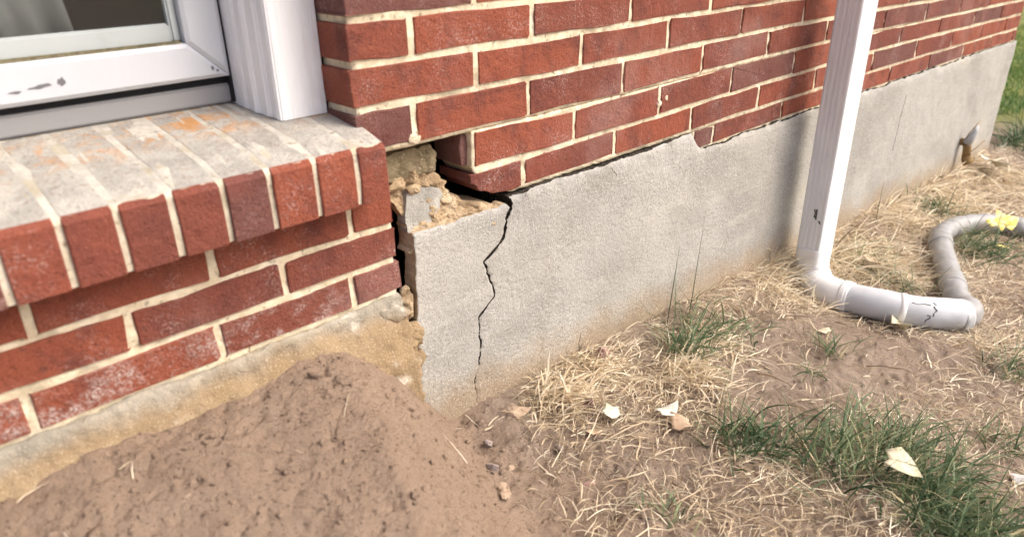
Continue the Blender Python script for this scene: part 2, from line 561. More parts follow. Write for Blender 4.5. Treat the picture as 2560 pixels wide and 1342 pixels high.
HEADS = {   # head joints of each course (course k lies between bed k-1 and bed k)
    0: [.845, .935, 1.286, 1.640, 2.044, 2.420, 2.802, 3.160, 3.49],
    1: [.262, .540, .830, 1.142, 1.466, 1.874, 2.254, 2.629, 2.992, 3.330],
    2: [.138, .407, .694, .995, 1.319, 1.690, 2.075, 2.450, 2.848, 3.215],
    3: [.013, .277, .556, .854, 1.160, 1.494, 1.907, 2.277, 2.64, 3.01, 3.37],
    4: [.150, .424, .710, 1.014, 1.335, 1.70, 2.09, 2.47, 2.84, 3.21],
    5: [.018, .287, .572, .868, 1.175, 1.51, 1.90, 2.28, 2.65, 3.02, 3.38],
}
for k in range(6, 11):
    HEADS[k] = HEADS[4 + (k % 2)]
XC, XE, ZE = -.097, 3.552, .62

wall = hpart('brick_wall')
tag(wall, 'red brick courses laid in cream mortar')

JW = .0058      # half of a joint
def brick_mesh(name, quad, depth, yf, parent, mat, jit=.0024, rnd=.0022, tilt=.0008, pts=None):
    """quad: (x0,x1,zbl,zbr,ztl,ztr) at the joint centres; front at y=yf, depth towards +y"""
    if pts is None:
        x0, x1, zbl, zbr, ztl, ztr = quad
        xa, xb = x0 + JW + rng.uniform(-1, 1) * .0008, x1 - JW + rng.uniform(-1, 1) * .0008
        c = [(xa, zbl + JW), (xb, zbr + JW), (xb, ztr - JW), (xa, ztl - JW)]
        P = []
        for i in range(4):
            p0, p, p1 = np.array(c[i - 1]), np.array(c[i]), np.array(c[(i + 1) % 4])
            a = (p0 - p) / np.linalg.norm(p0 - p); b = (p1 - p) / np.linalg.norm(p1 - p)
            r = rnd * rng.uniform(.5, 1.4)
            P += [p + a * r, p + (a + b) * r * .25, p + b * r]
            for f in ((.35, .68) if i % 2 == 0 else ()):
                P.append(p + (p1 - p) * f)
    else:
        P = [np.array(p, float) for p in pts]
    P = np.array(P) + rng.normal(0, jit * .55, (len(P), 2))
    cen = P.mean(0)
    n = len(P)
    ins = P + (cen - P) / np.linalg.norm(cen - P, axis=1)[:, None] * .0016
    tx, tz = rng.normal(0, tilt * 2, 2)
    yo = yf - .0009 + rng.normal(0, .0004)
    def yy(Q, o):
        return yo + o + (Q[:, 0] - cen[0]) * tx * .1 + (Q[:, 1] - cen[1]) * tz
    V = np.concatenate([np.column_stack([ins[:, 0], yy(ins, 0) + rng.normal(0, .0003, n), ins[:, 1]]),
                        np.column_stack([P[:, 0], yy(P, .0017), P[:, 1]]),
                        np.column_stack([P[:, 0], np.full(n, yf + depth), P[:, 1]])])
    F = [tuple(range(n))]
    for k in (0, 1):
        for i in range(n):
            j = (i + 1) % n
            F.append((k * n + j, k * n + i, (k + 1) * n + i, (k + 1) * n + j))
    F.append(tuple(range(3 * n - 1, 2 * n - 1, -1)))
    F[0] = tuple(range(n))
    return mesh_obj(name, V, F, mat, parent)

for k in range(0, 11):
    hs = list(HEADS[k])
    if k == 0:
        xs = hs + [XE + JW]
    elif k in (1,):
        xs = [None] + hs + [XE + JW]
    elif k == 2:
        xs = hs + [XE + JW]
    else:
        xs = [XC - JW] + hs + [XE + JW]
    for a, b in zip(xs[:-1], xs[1:]):
        if a is None:     # the brick broken off beside the crack
            pts = [(.127, .036), (.139, .030), (.146, .017), (.166, .013), (.181, .004), (.199, .001), (.232, .001), (b - JW, .003), (b - JW, .03), (b - JW - .001, .052), (.20, .053), (.15, .0525), (.126, .052)]
            brick_mesh('brick', None, .088, 0, wall, M['brick'], pts=pts)
            continue
        if b - a < .03:
            continue
        brick_mesh('brick', (a, b, bed(k - 1, a), bed(k - 1, b), bed(k, a), bed(k, b)), .088, 0.0, wall, M['brick'])

# bricks below the sill, left of the broken corner
LB = [.074, .006, -.0575, -.1215]
LH = {0: [-1.27, -1.04, -.81, -.582, -.353, -.127, -.046 + JW], 1: [-1.39, -1.16, -.93, -.70, -.475, -.250, -.044 + JW], 2: [-1.30, -1.07, -.84, -.611, -.364, -.136, -.041 + JW]}
for r in range(3):
    for a, b in zip(LH[r][:-1], LH[r][1:]):
        brick_mesh('brick', (a, b, LB[r + 1], LB[r + 1], LB[r], LB[r]), .088, 0.0, wall, M['brick'])

def mortar_front(base, amp, seed):
    return lambda X, Z: np.maximum(base + amp * fbm(X * 55, Z * 55, 0, 3, seed) + amp * .6 * fbm(X * 12, Z * 12, 0, 2, seed + 5), .0011)
rag = lambda z, v, a, s: v + a * fbm(np.asarray(z) * 60, np.asarray(z) * 0 + s, 0, 3, s)
def bedf(k, off=0.0):
    return lambda X: np.interp(X, BX, BED[k]) + off
# mortar body of the wall, in pieces that leave the window bay and the broken hole open
relief_slab('mortar', lambda z: rag(z, XC + .0045, .0012, 1), lambda z: rag(z, XE - .004, .002, 2), .131, const(.55), 520, 64, mortar_front(.0026, .0018, 31), .086, M['mortar'], wall)
relief_slab('mortar', lambda z: rag(z, np.interp(z, [-.0045, .0, .03, .05, .06], [.232, .214, .150, .138, .1335]), .0018, 4), lambda z: rag(z, XE - .004, .002, 2), -.0045, const(.1308), 500, 22, mortar_front(.0026, .0018, 41), .086, M['mortar'], wall)
relief_slab('mortar', lambda z: rag(z, .842, .003, 6), lambda z: rag(z, XE - .004, .002, 2), -.085, const(-.0048), 380, 12, mortar_front(.0026, .0018, 51), .086, M['mortar'], wall)
relief_slab('mortar', const(-1.6), lambda z: rag(z, -.049, .003, 8), -.128, const(.0772), 240, 34, mortar_front(.0026, .0018, 61), .086, M['mortar'], wall)
box('upper_wall', XC + .006, XE - .004, .012, .086, .5505, 2.7, M['brick'], wall)
box('upper_wall', -3.5, -1.6, .012, .086, -.6, 2.7, M['brick'], wall)

brick_mesh('brick', None, .072, .014, wall, mat_brick('mauve_brick_end', (0.19, 0.10, 0.088), (0.17, 0.085, 0.075)), pts=[(.119, .068), (.133, .066), (.1365, .07), (.1365, .12), (.133, .125), (.121, .126), (.118, .10)])
# lumps of mortar squeezed out of the joints
def lump(name, loc, size, mat, parent, seed, sub=3, rough=.35, rot=0.0, freq=2.2):
    import bmesh
    bm = bmesh.new()
    bmesh.ops.create_icosphere(bm, subdivisions=sub, radius=1)
    co = np.array([v.co[:] for v in bm.verts])
    d = 1 + rough * fbm(co[:, 0] * freq + seed, co[:, 1] * freq, co[:, 2] * freq, 3, seed)
    # a few flat facets, as broken stone has
    r2 = np.random.default_rng(seed)
    for _ in range(9):
        nrm = r2.normal(size=3); nrm /= np.linalg.norm(nrm)
        lim = r2.uniform(.5, .82)
        pr = (co * d[:, None]) @ nrm
        d = np.where(pr > lim, d * (lim / np.maximum(pr, 1e-6)) ** .97, d)
    co = co * d[:, None] * np.array(size)
    c, s = math.cos(rot), math.sin(rot)
    co = np.column_stack([co[:, 0] * c - co[:, 1] * s, co[:, 0] * s + co[:, 1] * c, co[:, 2]])
    for v, p in zip(bm.verts, co):
        v.co = p
    me = bpy.data.meshes.new(name)
    bm.to_mesh(me); bm.free()
    me.materials.append(mat)
    o = bpy.data.objects.new(name, me)
    o.location = loc
    col.objects.link(o)
    if parent is not None:
        o.parent = parent
    return o
lump('mortar_lump', (.010, -.001, .140), (.016, .006, .010), M['mortar'], wall, 5)
lump('mortar_lump', (.690, -.002, .092), (.008, .004, .010), M['mortar'], wall, 6)
lump('mortar_lump', (.717, -.0015, .098), (.006, .003, .007), M['mortar'], wall, 7)

# ---- rowlock sill
sill = hpart('window_sill')
tag(sill, 'rowlock brick sill with a whitewashed rust-stained top')
SJ = [-1.42, -1.35, -1.28, -1.21, -1.14, -1.07, -1.00, -.93, -.862, -.795, -.728, -.661, -.597, -.532, -.470, -.406, -.340, -.275, -.206, -.138, -.086]
PROF = [(-.060, .079), (-.0605, .118), (-.059, .158), (-.051, .1665), (.00, .1805), (.08, .1915), (.16, .2005), (.235, .207), (.235, .09), (0.0, .079)]
def profile_block(name, x0, x1, prof, mats, parent, slots, jit=.0007, inset=0.0):
    n = len(prof)
    V, F, mi = [], [], []
    ch = .0014
    cy, cz = np.mean([p[0] for p in prof]), np.mean([p[1] for p in prof])
    rings = [(x0, ch), (x0 + ch, 0), (x1 - ch, 0), (x1, ch)]
    j = rng.normal(0, jit * .5, (n, 2)); j[4:] *= .4
    for x, sh in rings:
        for i, (y, z) in enumerate(prof):
            dy, dz = cy - y, cz - z
            L = math.hypot(dy, dz)
            V.append((x + rng.normal(0, .0004), y + j[i, 0] + dy / L * (sh + inset), z + j[i, 1] + dz / L * (sh + inset)))
    for k in range(3):
        for i in range(n):
            i2 = (i + 1) % n
            F.append((k * n + i, (k + 1) * n + i, (k + 1) * n + i2, k * n + i2)); mi.append(slots[i])
    F.append(tuple(range(n))); mi.append(0)
    F.append(tuple(range(4 * n - 1, 3 * n - 1, -1))); mi.append(0)
    return mesh_obj(name, V, F, mats, parent, midx=mi)
slots = [0, 0, 0, 1, 1, 1, 1, 0, 0, 0]
for a, b in zip(SJ[:-1], SJ[1:]):
    last = b == SJ[-1]
    profile_block('brick', a + .0044, b - (.0044 if not last else 0), PROF, [M['brick'], M['silltop']], sill, slots)
inner = [(y + (.0045 if i < 3 else 0), z - (.0004 if 3 <= i <= 7 else -.001)) for i, (y, z) in enumerate(PROF)]
nseg = 200
xs = np.linspace(SJ[0] - .02, SJ[-1] - .004, nseg)
V, F, mi = [], [], []
npf = len(inner)
for ii, x in enumerate(xs):
    for i, (y, z) in enumerate(inner):
        o = .0016 * float(fbm(x * 70, i * 3.3, 0, 3, 77))
        V.append((x, y + (o if i < 4 else 0), z + (o * .5 if 3 <= i <= 7 else 0)))
for ii in range(nseg - 1):
    for i in range(npf):
        i2 = (i + 1) % npf
        F.append((ii * npf + i, (ii + 1) * npf + i, (ii + 1) * npf + i2, ii * npf + i2))
F.append(tuple(range((nseg - 1) * npf, nseg * npf))[::-1])
F.append(tuple(range(npf)))
msill = mat_mortar('pale_sill_mortar', (0.66, 0.60, 0.47), (0.54, 0.48, 0.36))
mi = [(1 if (f % npf) in (3, 4, 5, 6) and f < (nseg - 1) * npf else 0) for f in range(len(F))]
mesh_obj('mortar', V, F, [msill, mat_mortar('sill_top_joint', (0.52, 0.49, 0.425), (0.41, 0.385, 0.335))], sill, midx=mi)

# ---- foundation
fnd = hpart('foundation')
tag(fnd, 'grey stucco foundation with a black zigzag crack')
CZ = np.array([-.70, -.442, -.370, -.339, -.286, -.234, -.203, -.163, -.120, -.101, -.082, -.041, -.027, -.006, .02])
CXk = np.array([.118, .112, .105, .121, .127, .123, .169, .157, .143, .175, .196, .210, .219, .203, .195])
def crack(z):
    z = np.asarray(z, float)
    return np.interp(z, CZ, CXk) + .0022 * fbm(z * 90, z * 0, 0, 3, 91)
def slope_w(z):
    z = np.asarray(z, float)
    dx = (np.interp(z + .004, CZ, CXk) - np.interp(z - .004, CZ, CXk)) / .008
    return np.minimum(np.sqrt(1 + dx * dx), 2.2)
def gapw(z):
    return np.interp(z, [-.46, -.40, -.34, -.20, -.12, -.08, -.04, -.02, .0], [.0034, .0042, .0050, .0058, .0056, .0080, .0120, .0150, .0110]) * slope_w(z) * (1 + .35 * fbm(z * 130, z * 0 + 2, 0, 2, 95))
def st_top(X):
    X = np.asarray(X, float)
    base = np.where(X < .83, np.interp(X, [.2, .30, .36, .42, .50, .58, .66, .71, .80, .83], [-.0135, -.0085, -.0050, -.0048, -.0080, -.0066, -.0078, -.005, -.004, -.004]), np.interp(X, BX, BED[-1]) + .001)
    base = np.where((X >= .83) & (X < .90), np.interp(X, [.83, .845, .865, .90], [-.006, -.022, -.044, -.056]), base)
    return base + .0020 * fbm(X * 45, X * 0, 0, 4, 101) + np.clip(fbm(X * 9, X * 0 + 3, 0, 2, 103), -1, .3) * .004
def st_face(X, Z):
    y = -.0125 + .0022 * fbm(X * 4, Z * 4, 0, 3, 111) + .0009 * fbm(X * 22, Z * 22, 0, 3, 113)
    top = st_top(X) - Z
    near_top = np.exp(-np.clip(top, 0, 1) / .010)
    y = y + .006 * np.exp(-np.clip(X - crack(Z), 0, 1) / .0035) * (.3 + .9 * np.clip(fbm(Z * 110, X * 0, 0, 2, 97) + .2, 0, 1))
    y = y + near_top * (.0055 + .004 * fbm(X * 38, Z * 38, 0, 3, 117))
    return y
relief_slab('stucco_face', lambda z: crack(z) + gapw(z) / 2, const(3.548), -.95, st_top, 620, 110, st_face, .085, [M['stucco'], M['crack_shade']], fnd, 1, spow=1.7, tz=np.concatenate([np.linspace(0, .5, 10, endpoint=False), np.linspace(.5, 1, 150)]))
def blk_top(X):
    return -.0195 + .0022 * fbm(np.asarray(X) * 50, np.asarray(X) * 0, 0, 4, 121)
def blk_left(z):
    z = np.asarray(z, float)
    return np.interp(z, [-.6, -.30, -.222, -.103, -.017, .0], [-.028, -.0255, -.0245, -.0175, -.0135, -.0125]) + .0016 * fbm(z * 60, z * 0, 0, 4, 123)
def blk_face(X, Z):
    return -.0135 + .0015 * fbm(X * 8, Z * 8, 0, 3, 125) + .004 * np.exp(-(blk_top(X) - Z) / .004)
relief_slab('loose_block', blk_left, lambda z: crack(z) - gapw(z) / 2, -.75, blk_top, 60, 150, blk_face,
            lambda X, Z: .021 + .006 * fbm(X * 40, Z * 40, 0, 3, 127), [M['stucco'], M['broken']], fnd, 1)
def hairline(pts, w=.0016):
    P = np.array(pts, float); n = len(P); V, F = [], []
    for i in range(n):
        ww = w * (.4 + .8 * random.random())
        x, z = P[i] + rng.normal(0, .0015, 2)
        y = float(st_face(np.array(x), np.array(z))) - .0004
        V += [(x - ww / 2, y, z), (x + ww / 2, y, z), (x + ww / 2, y + .002, z), (x - ww / 2, y + .002, z)]
    for i in range(n - 1):
        for k in range(4):
            F.append((i * 4 + k, i * 4 + (k + 1) % 4, (i + 1) * 4 + (k + 1) % 4, (i + 1) * 4 + k))
    F += [(0, 1, 2, 3), tuple(range((n - 1) * 4, n * 4))[::-1]]
    mesh_obj('hairline_crack', V, F, M['void'], fnd)
lin = lambda a, b, k: [tuple(np.array(a) + (np.array(b) - np.array(a)) * t) for t in np.linspace(0, 1, k)]
hairline(lin((2.215, -.12), (2.20, -.33), 14), .0022)
hairline(lin((.43, -.395), (.425, -.455), 6), .0012)
hairline(lin((.52, -.02), (.535, -.040), 5), .0016)
hairline(lin((.36, -.16), (.40, -.155), 5), .0010)
# rubble shelf inside the hole
def rub_right(z):
    z = np.asarray(z, float)
    return np.interp(z, [-.04, -.022, -.012, .002, .020, .035, .06, .085], [.194, .188, .168, .124, .102, .090, .080, .074]) + .006 * fbm(z * 70, z * 0, 0, 3, 131)
def rub_left(z):
    z = np.asarray(z, float)
    return np.interp(z, [-.12, -.02, .03, .08], [-.022, -.016, -.020, -.034]) + .005 * fbm(z * 55, z * 0 + 4, 0, 3, 133)
def rub_face(X, Z):
    y = np.interp(Z, [-.06, -.022, .0, .04, .075, .1], [-.004, -.004, .010, .026, .036, .050])
    return y + .0065 * fbm(X * 42, Z * 42, 0, 4, 137) + .003 * fbm(X * 120, Z * 120, 0, 2, 139)
relief_slab('rubble_fill', rub_left, rub_right, -.055, const(.078), 90, 60, rub_face, lambda X, Z: np.interp(X, [-.03, .0, .03], [.028, .040, .062]) + np.clip(Z, 0, .1) * .25, M['broken'], fnd, smooth=False)
relief_slab('concrete_chunk', lambda z: np.interp(z, [-.03, .0, .03, .062], [-.012, -.014, -.004, .026]) + .003 * fbm(z * 60, z * 0, 0, 2, 161), lambda z: np.interp(z, [-.03, -.005, .03, .05, .062], [.030, .058, .070, .064, .050]) + .004 * fbm(z * 60, z * 0 + 5, 0, 2, 163),
            -.032, lambda X: .050 - .22 * np.clip(np.asarray(X) - .022, 0, 1) - .5 * np.clip(.008 - np.asarray(X), 0, 1) + .003 * fbm(np.asarray(X) * 60, 0 * np.asarray(X), 0, 2, 165), 30, 30, lambda X, Z: -.001 + (Z + .03) * .26 + .0015 * fbm(X * 30, Z * 30, 0, 3, 167), lambda X, Z: .022 + (Z + .03) * .26, M['cinder'], fnd, smooth=False)
relief_slab('mortar_block', lambda z: rag(z, -.046, .002, 3), lambda z: rag(z, .074, .006, 5), .068, lambda X: .1155 + .003 * fbm(np.asarray(X) * 40, 0 * np.asarray(X), 0, 3, 7),
            60, 30, lambda X, Z: .031 + .0035 * fbm(X * 40, Z * 40, 0, 4, 141), .085, M['olive'], fnd, smooth=False)
lump('rubble', (.052, .016, -.016), (.020, .010, .012), M['broken'], fnd, 27, 3, .3)
lump('rubble', (.012, .022, .050), (.018, .010, .010), M['broken'], fnd, 28, 3, .3)
lump('rubble', (-.015, .030, .058), (.022, .012, .013), M['broken'], fnd, 21, 3, .3)
lump('rubble', (.062, .030, .052), (.020, .012, .017), M['broken'], fnd, 22, 3, .3)
lump('rubble', (.080, .018, .012), (.018, .012, .012), M['broken'], fnd, 23, 3, .3)
lump('rubble', (.060, .012, -.010), (.026, .012, .009), M['broken'], fnd, 24, 3, .3)
lump('rubble', (.120, .004, -.016), (.030, .010, .007), M['broken'], fnd, 25, 3, .3)
# stained footing under the left-hand bricks
def band_face(X, Z):
    y = -.010 - .035 * sstep(-.135, -.25, Z) + .006 * fbm(X * 9, Z * 14, 0, 3, 151) + .0022 * fbm(X * 45, Z * 45, 0, 4, 153)
    y = y + .010 * np.exp(-(-.1205 - Z) / .006)
    return y
relief_slab('footing', const(-1.6), lambda z: rag(z, -.046, .006, 9), -.60, lambda X: -.1235 + .0035 * fbm(np.asarray(X) * 22, 0 * np.asarray(X), 0, 4, 155), 300, 90, band_face, .085, M['band'], fnd)
for i, (p, s) in enumerate([((-.062, -.010, -.158), (.042, .016, .026)), ((-.032, -.004, -.150), (.017, .014, .030)), ((-.045, -.014, -.205), (.030, .018, .032)),
                            ((-.038, -.012, -.262), (.024, .020, .030)), ((-.090, -.018, -.212), (.030, .016, .020)), ((-.034, .002, -.126), (.010, .010, .014))]):
    lump('rubble', p, s, M['band'] if i in (0, 2, 3, 4) else M['broken'], fnd, 40 + i, 4, .32, 0, 2.6)

# ---- house shell behind the wall (keeps the room and the cracks dark)
sh = hpart('house_shell')
box('back_wall', -3.4, 3.5, 2.2, 2.3, -1.0, 2.7, M['room'], sh)
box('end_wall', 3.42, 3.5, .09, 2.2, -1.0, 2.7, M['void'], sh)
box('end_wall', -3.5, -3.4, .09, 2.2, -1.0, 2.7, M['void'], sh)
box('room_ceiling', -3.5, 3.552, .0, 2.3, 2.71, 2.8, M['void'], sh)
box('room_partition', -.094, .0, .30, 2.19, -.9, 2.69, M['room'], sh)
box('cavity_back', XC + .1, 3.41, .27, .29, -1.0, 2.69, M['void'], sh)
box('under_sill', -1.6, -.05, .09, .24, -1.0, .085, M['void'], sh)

# ---- window
win = hpart('window')
tag(win, 'white framed window with dark glass')
# jamb trim with stepped moulding: plan outline extruded upwards
def plan_extrude(name, plan, z0f, z1, mat, parent):
    n = len(plan)
    V = [(x, y, z0f(y)) for x, y in plan] + [(x, y, z1) for x, y in plan]
    F = [((i + 1) % n, i, n + i, n + (i + 1) % n)[::-1] for i in range(n)]
    F += [tuple(range(n)), tuple(range(2 * n - 1, n - 1, -1))]
    o = mesh_obj(name, V, F, mat, parent)
    import bmesh
    bm = bmesh.new(); bm.from_mesh(o.data); bmesh.ops.recalc_face_normals(bm, faces=bm.faces[:])
    bmesh.ops.bevel(bm, geom=[e for e in bm.edges if abs((e.verts[0].co - e.verts[1].co).z) > .5], offset=.002, segments=2, affect='EDGES')
    bm.to_mesh(o.data); bm.free()
    return o
stop = lambda y: float(np.interp(y, [-.06, 0, .08, .16, .235], [.166, .1805, .1915, .2005, .207])) + .0012
plan = [(-.0985, .0785), (-.178, .0785), (-.1815, .083), (-.1815, .104), (-.186, .106), (-.1885, .130), (-.193, .133), (-.1930, .158), (-.1955, .162), (-.1955, .235), (-.0985, .235)]
plan_extrude('jamb_trim', plan, stop, 1.3, M['trim'], win)
YS = .190
# bottom rail and stile, mitred
def rail_piece(name, pts, y0, y1, mat, parent, bev=.006):
    """pts: outline in x,z seen from outside; front bevelled"""
    P = np.array(pts, float); cen = P.mean(0); n = len(P)
    ins = []
    for i in range(n):
        p0, p, p1 = P[i - 1], P[i], P[(i + 1) % n]
        a = (p0 - p) / np.linalg.norm(p0 - p); b = (p1 - p) / np.linalg.norm(p1 - p)
        s = abs(a[0] * b[1] - a[1] * b[0])
        ins.append(p + (a + b) * bev / max(s, .3))
    ins = np.array(ins)
    V = [(x, y0, z) for x, z in ins] + [(x, y0 + bev * .7, z) for x, z in P] + [(x, y1, z) for x, z in P]
    F = [tuple(range(n))]
    for k in (0, 1):
        for i in range(n):
            j = (i + 1) % n
            F.append((k * n + j, k * n + i, (k + 1) * n + i, (k + 1) * n + j))
    F.append(tuple(range(3 * n - 1, 2 * n - 1, -1)))
    return mesh_obj(name, V, F, mat, parent)
rail_piece('bottom_rail', [(-1.3, .2455), (-.1998, .2505), (-.2578, .3055), (-1.3, .3015)], YS, .228, M['white'], win)
rail_piece('stile', [(-.1998, .2515), (-.1998, 1.3), (-.2578, 1.3), (-.2578, .3065)], YS, .228, M['white'], win)
box('bead', -1.3, -.2725, .207, .2265, .3025, .3345, M['bead'], win, .003)
box('bead', -.2722, -.2585, .207, .2265, .3070, 1.3, M['bead'], win, .003)
box('grime', -1.3, -.262, .198, .2069, .3030, .3095, M['grime'], win, .002)
box('pane', -1.3, -.2727, .2175, .2215, .3347, 1.3, M['glass'], win)
box('gap_shade', -.1995, -.1958, .196, .232, .2085, 1.3, M['gap_shade'], win)  # black strips painted as the shade in the gaps beside and below the sash
box('gap_shade', -1.3, -.200, .214, .232, .2375, .2450, M['gap_shade'], win)
box('subsill', -1.3, -.1965, .2052, .234, .2068, .2370, M['subsill'], win, .003)
# worn marks on the rail
def chip(name, cx, cz, w, h, y, mat, parent, seed, slope=0.0):
    r = np.random.default_rng(seed)
    n = 11
    P = []
    for i in range(n):
        a = 2 * math.pi * i / n
        q = r.uniform(.45, 1.0)
        P.append((cx + math.cos(a) * w * q, y, cz + math.sin(a) * h * q + slope * math.cos(a) * w))
    V = P + [(x, yy + .0016, z) for x, yy, z in P]
    F = [tuple(range(n))] + [((i + 1) % n, i, n + i, n + (i + 1) % n) for i in range(n)] + [tuple(range(2 * n - 1, n - 1, -1))]
    return mesh_obj(name, V, F, mat, parent)
chip('paint_chip', -.462, .2715, .024, .0035, YS - .0006, M['chip'], win, 3, .05)
chip('paint_chip', -.437, .2745, .006, .007, YS - .0007, M['chip'], win, 4)
chip('paint_chip', -.495, .268, .010, .0025, YS - .0006, M['chip'], win, 5)
chip('paint_chip', -.226, .2655, .0030, .0050, YS - .0006, M['chip'], win, 6)
chip('paint_chip', -.219, .2610, .0030, .0028, YS - .0007, M['chip'], win, 8)
# grey panel added behind the pane, stands in for its pale reflection
cv, cf = [], []
nc = 90
for i in range(nc):
    s = i / (nc - 1)
    for z in (.20, 1.25):
        x = -1.3 + s * (.93 if z < .5 else 1.02) - (.0 if z < .5 else .22)
        cv.append((x, .275 + .006 * math.sin(s * 60) + .003 * math.sin(s * 143 + z), z))
for i in range(nc - 1):
    cf.append((2 * i, 2 * i + 2, 2 * i + 3, 2 * i + 1))
cur = mesh_obj('reflection_panel', cv, cf, M['reflection_panel'], win, smooth=True)
md = cur.modifiers.new('thickness', 'SOLIDIFY'); md.thickness = .002

# ------------------------------------------------------------------ downspout
ds = empty('downspout', (1.42, -.10, -.58))
tag(ds, 'white rectangular downspout with a taped elbow and pipe on the ground', 'downspout')
def loc_parent(o, p):
    o.parent = p
    o.matrix_parent_inverse = p.matrix_basis.inverted()
    return o
def catmull(P, n):
    P = np.array(P, float)
    Q = np.concatenate([[2 * P[0] - P[1]], P, [2 * P[-1] - P[-2]]])
    out = []
    for i in range(1, len(Q) - 2):
        for t in np.linspace(0, 1, n, endpoint=False):
            a, b, c, d = Q[i - 1], Q[i], Q[i + 1], Q[i + 2]
            out.append(.5 * ((2 * b) + (-a + c) * t + (2 * a - 5 * b + 4 * c - d) * t * t + (-a + 3 * b - 3 * c + d) * t ** 3))
    out.append(P[-1])
    return np.array(out)
def tube(name, path, radf, mat, parent, nseg=28, sectf=None, capped=True, up=(0, 1, 0)):
    P = np.array(path, float)
    n = len(P)
    T = np.gradient(P, axis=0); T /= np.linalg.norm(T, axis=1)[:, None]
    N = np.cross(T[0], up); N /= np.linalg.norm(N)
    V = []
    s = np.concatenate([[0], np.cumsum(np.linalg.norm(np.diff(P, axis=0), axis=1))])
    for i in range(n):
        N = N - T[i] * (N @ T[i]); N /= np.linalg.norm(N)
        B = np.cross(T[i], N)
        for k in range(nseg):
            a = 2 * math.pi * k / nseg
            r = radf(s[i], a) if sectf is None else 1.0
            u, v = (math.cos(a) * r, math.sin(a) * r) if sectf is None else sectf(s[i], a)
            V.append(P[i] + N * u + B * v)
    F = []
    for i in range(n - 1):
        for k in range(nseg):
            k2 = (k + 1) % nseg
            F.append((i * nseg + k, i * nseg + k2, (i + 1) * nseg + k2, (i + 1) * nseg + k))
    if capped:
        F.append(tuple(range(nseg))[::-1]); F.append(tuple(range((n - 1) * nseg, n * nseg)))
    o = mesh_obj(name, V, F, mat, None, smooth=True)
    if parent is not None:
        loc_parent(o, parent)
    return o
# straight length: rectangular with rounded corners and shallow flutes
X0, X1, Y0, Y1 = 1.376, 1.474, -.139, -.066
def spout_outline():
    P = []
    def side(a, b, n, amp):
        a, b = np.array(a), np.array(b)
        t = (b - a) / np.linalg.norm(b - a); nn = np.array([t[1], -t[0]])
        for i in range(n):
            f = .06 + .88 * i / (n - 1)
            P.append(a + (b - a) * f + nn * amp * (math.cos(f * math.pi * 2 * 5) - 1) * .5)
    side((X0, Y1), (X0, Y0), 21, -.0009)
    P.append(np.array((X0 + .0012, Y0 + .0012)))
    side((X0, Y0), (X1, Y0), 9, -.0004)
    P.append(np.array((X1 - .0012, Y0 + .0012)))
    side((X1, Y0), (X1, Y1), 21, -.0022)
    P.append(np.array((X1 - .0012, Y1 - .0012)))
    side((X1, Y1), (X0, Y1), 9, -.0004)
    P.append(np.array((X0 + .0012, Y1 - .0012)))
    return P
OP = spout_outline()
no = len(OP)
zs = [-.475, -.30, -.1, .1, .3, .6, 1.0, 2.6]
V = [(p[0], p[1], z) for z in zs for p in OP]
F = []
for i in range(len(zs) - 1):
    for k in range(no):
        k2 = (k + 1) % no
        F.append((i * no + k, i * no + k2, (i + 1) * no + k2, (i + 1) * no + k))
F += [tuple(range(no))[::-1], tuple(range((len(zs) - 1) * no, len(zs) * no))]
loc_parent(mesh_obj('straight_pipe', V, F, M['spout']), ds)
# elbow: from a rectangle to a round, pleated at the bend
epath = catmull([(1.425, -.1025, -.450), (1.424, -.104, -.500), (1.413, -.117, -.540), (1.391, -.153, -.565), (1.374, -.205, -.566), (1.374, -.258, -.563)], 12)
def esect(s, a):
    k = sstep(.02, .10, s)
    # rounded rectangle half sizes: along N (x) and B (y)
    hx, hy = .0525, .040
    p = 7
    ca, sa = math.cos(a), math.sin(a)
    rr = 1.0 / ((abs(ca) / hx) ** p + (abs(sa) / hy) ** p) ** (1 / p)
    rc = .0490
    r = rr * (1 - k) + rc * k
    pleat = .0028 * math.cos((s - .05) * 2 * math.pi / .016) * sstep(.05, .075, s) * sstep(.165, .14, s)
    return ca * (r + pleat), sa * (r + pleat)
tube('elbow', epath, None, M['elbow'], ds, 40, esect)
hpth = [(1.373, -.248, -.5635), (1.388, -.330, -.560), (1.433, -.428, -.565), (1.495, -.495, -.571), (1.522, -.515, -.575)]
hp = catmull(hpth, 14)
tube('ground_pipe', hp, lambda s, a: .0455 + .0007 * math.sin(a * 3 + s * 40) + .0006 * float(fbm(s * 30, math.cos(a) * 2, math.sin(a) * 2, 2, 5)), M['tape'], ds, 36)
def band_on(path, i0, i1, r, mat, name='tape_band'):
    tube(name, path[i0:i1 + 1], lambda s, a: r, mat, ds, 36)
band_on(epath, 54, 58, .0502, M['elbow'], 'collar')
band_on(hp, 21, 23, .0466, M['elbow'])
# splits in the paint of the pipe and marks on the flat side
def sliver(name, pts, w, mat, parent, th=.0012):
    P = np.array(pts, float)
    V, F = [], []
    camd = np.array([-.7, -.45, .5])
    for i, p in enumerate(P):
        t = P[min(i + 1, len(P) - 1)] - P[max(i - 1, 0)]
        q = np.cross(t, camd); q /= np.linalg.norm(q)
        nn = np.cross(q, t); nn /= np.linalg.norm(nn)
        ww = w * (0.5 + .7 * abs(math.sin(i * 2.1 + 1)))
        V += [p + q * ww / 2, p - q * ww / 2, p - q * ww / 2 - nn * th, p + q * ww / 2 - nn * th]
    n = len(P)
    for i in range(n - 1):
        for k in range(4):
            k2 = (k + 1) % 4
            F.append((i * 4 + k, i * 4 + k2, (i + 1) * 4 + k2, (i + 1) * 4 + k))
    F += [(3, 2, 1, 0), tuple(range((n - 1) * 4, n * 4))]
    o = mesh_obj(name, V, F, mat)
    return loc_parent(o, parent)
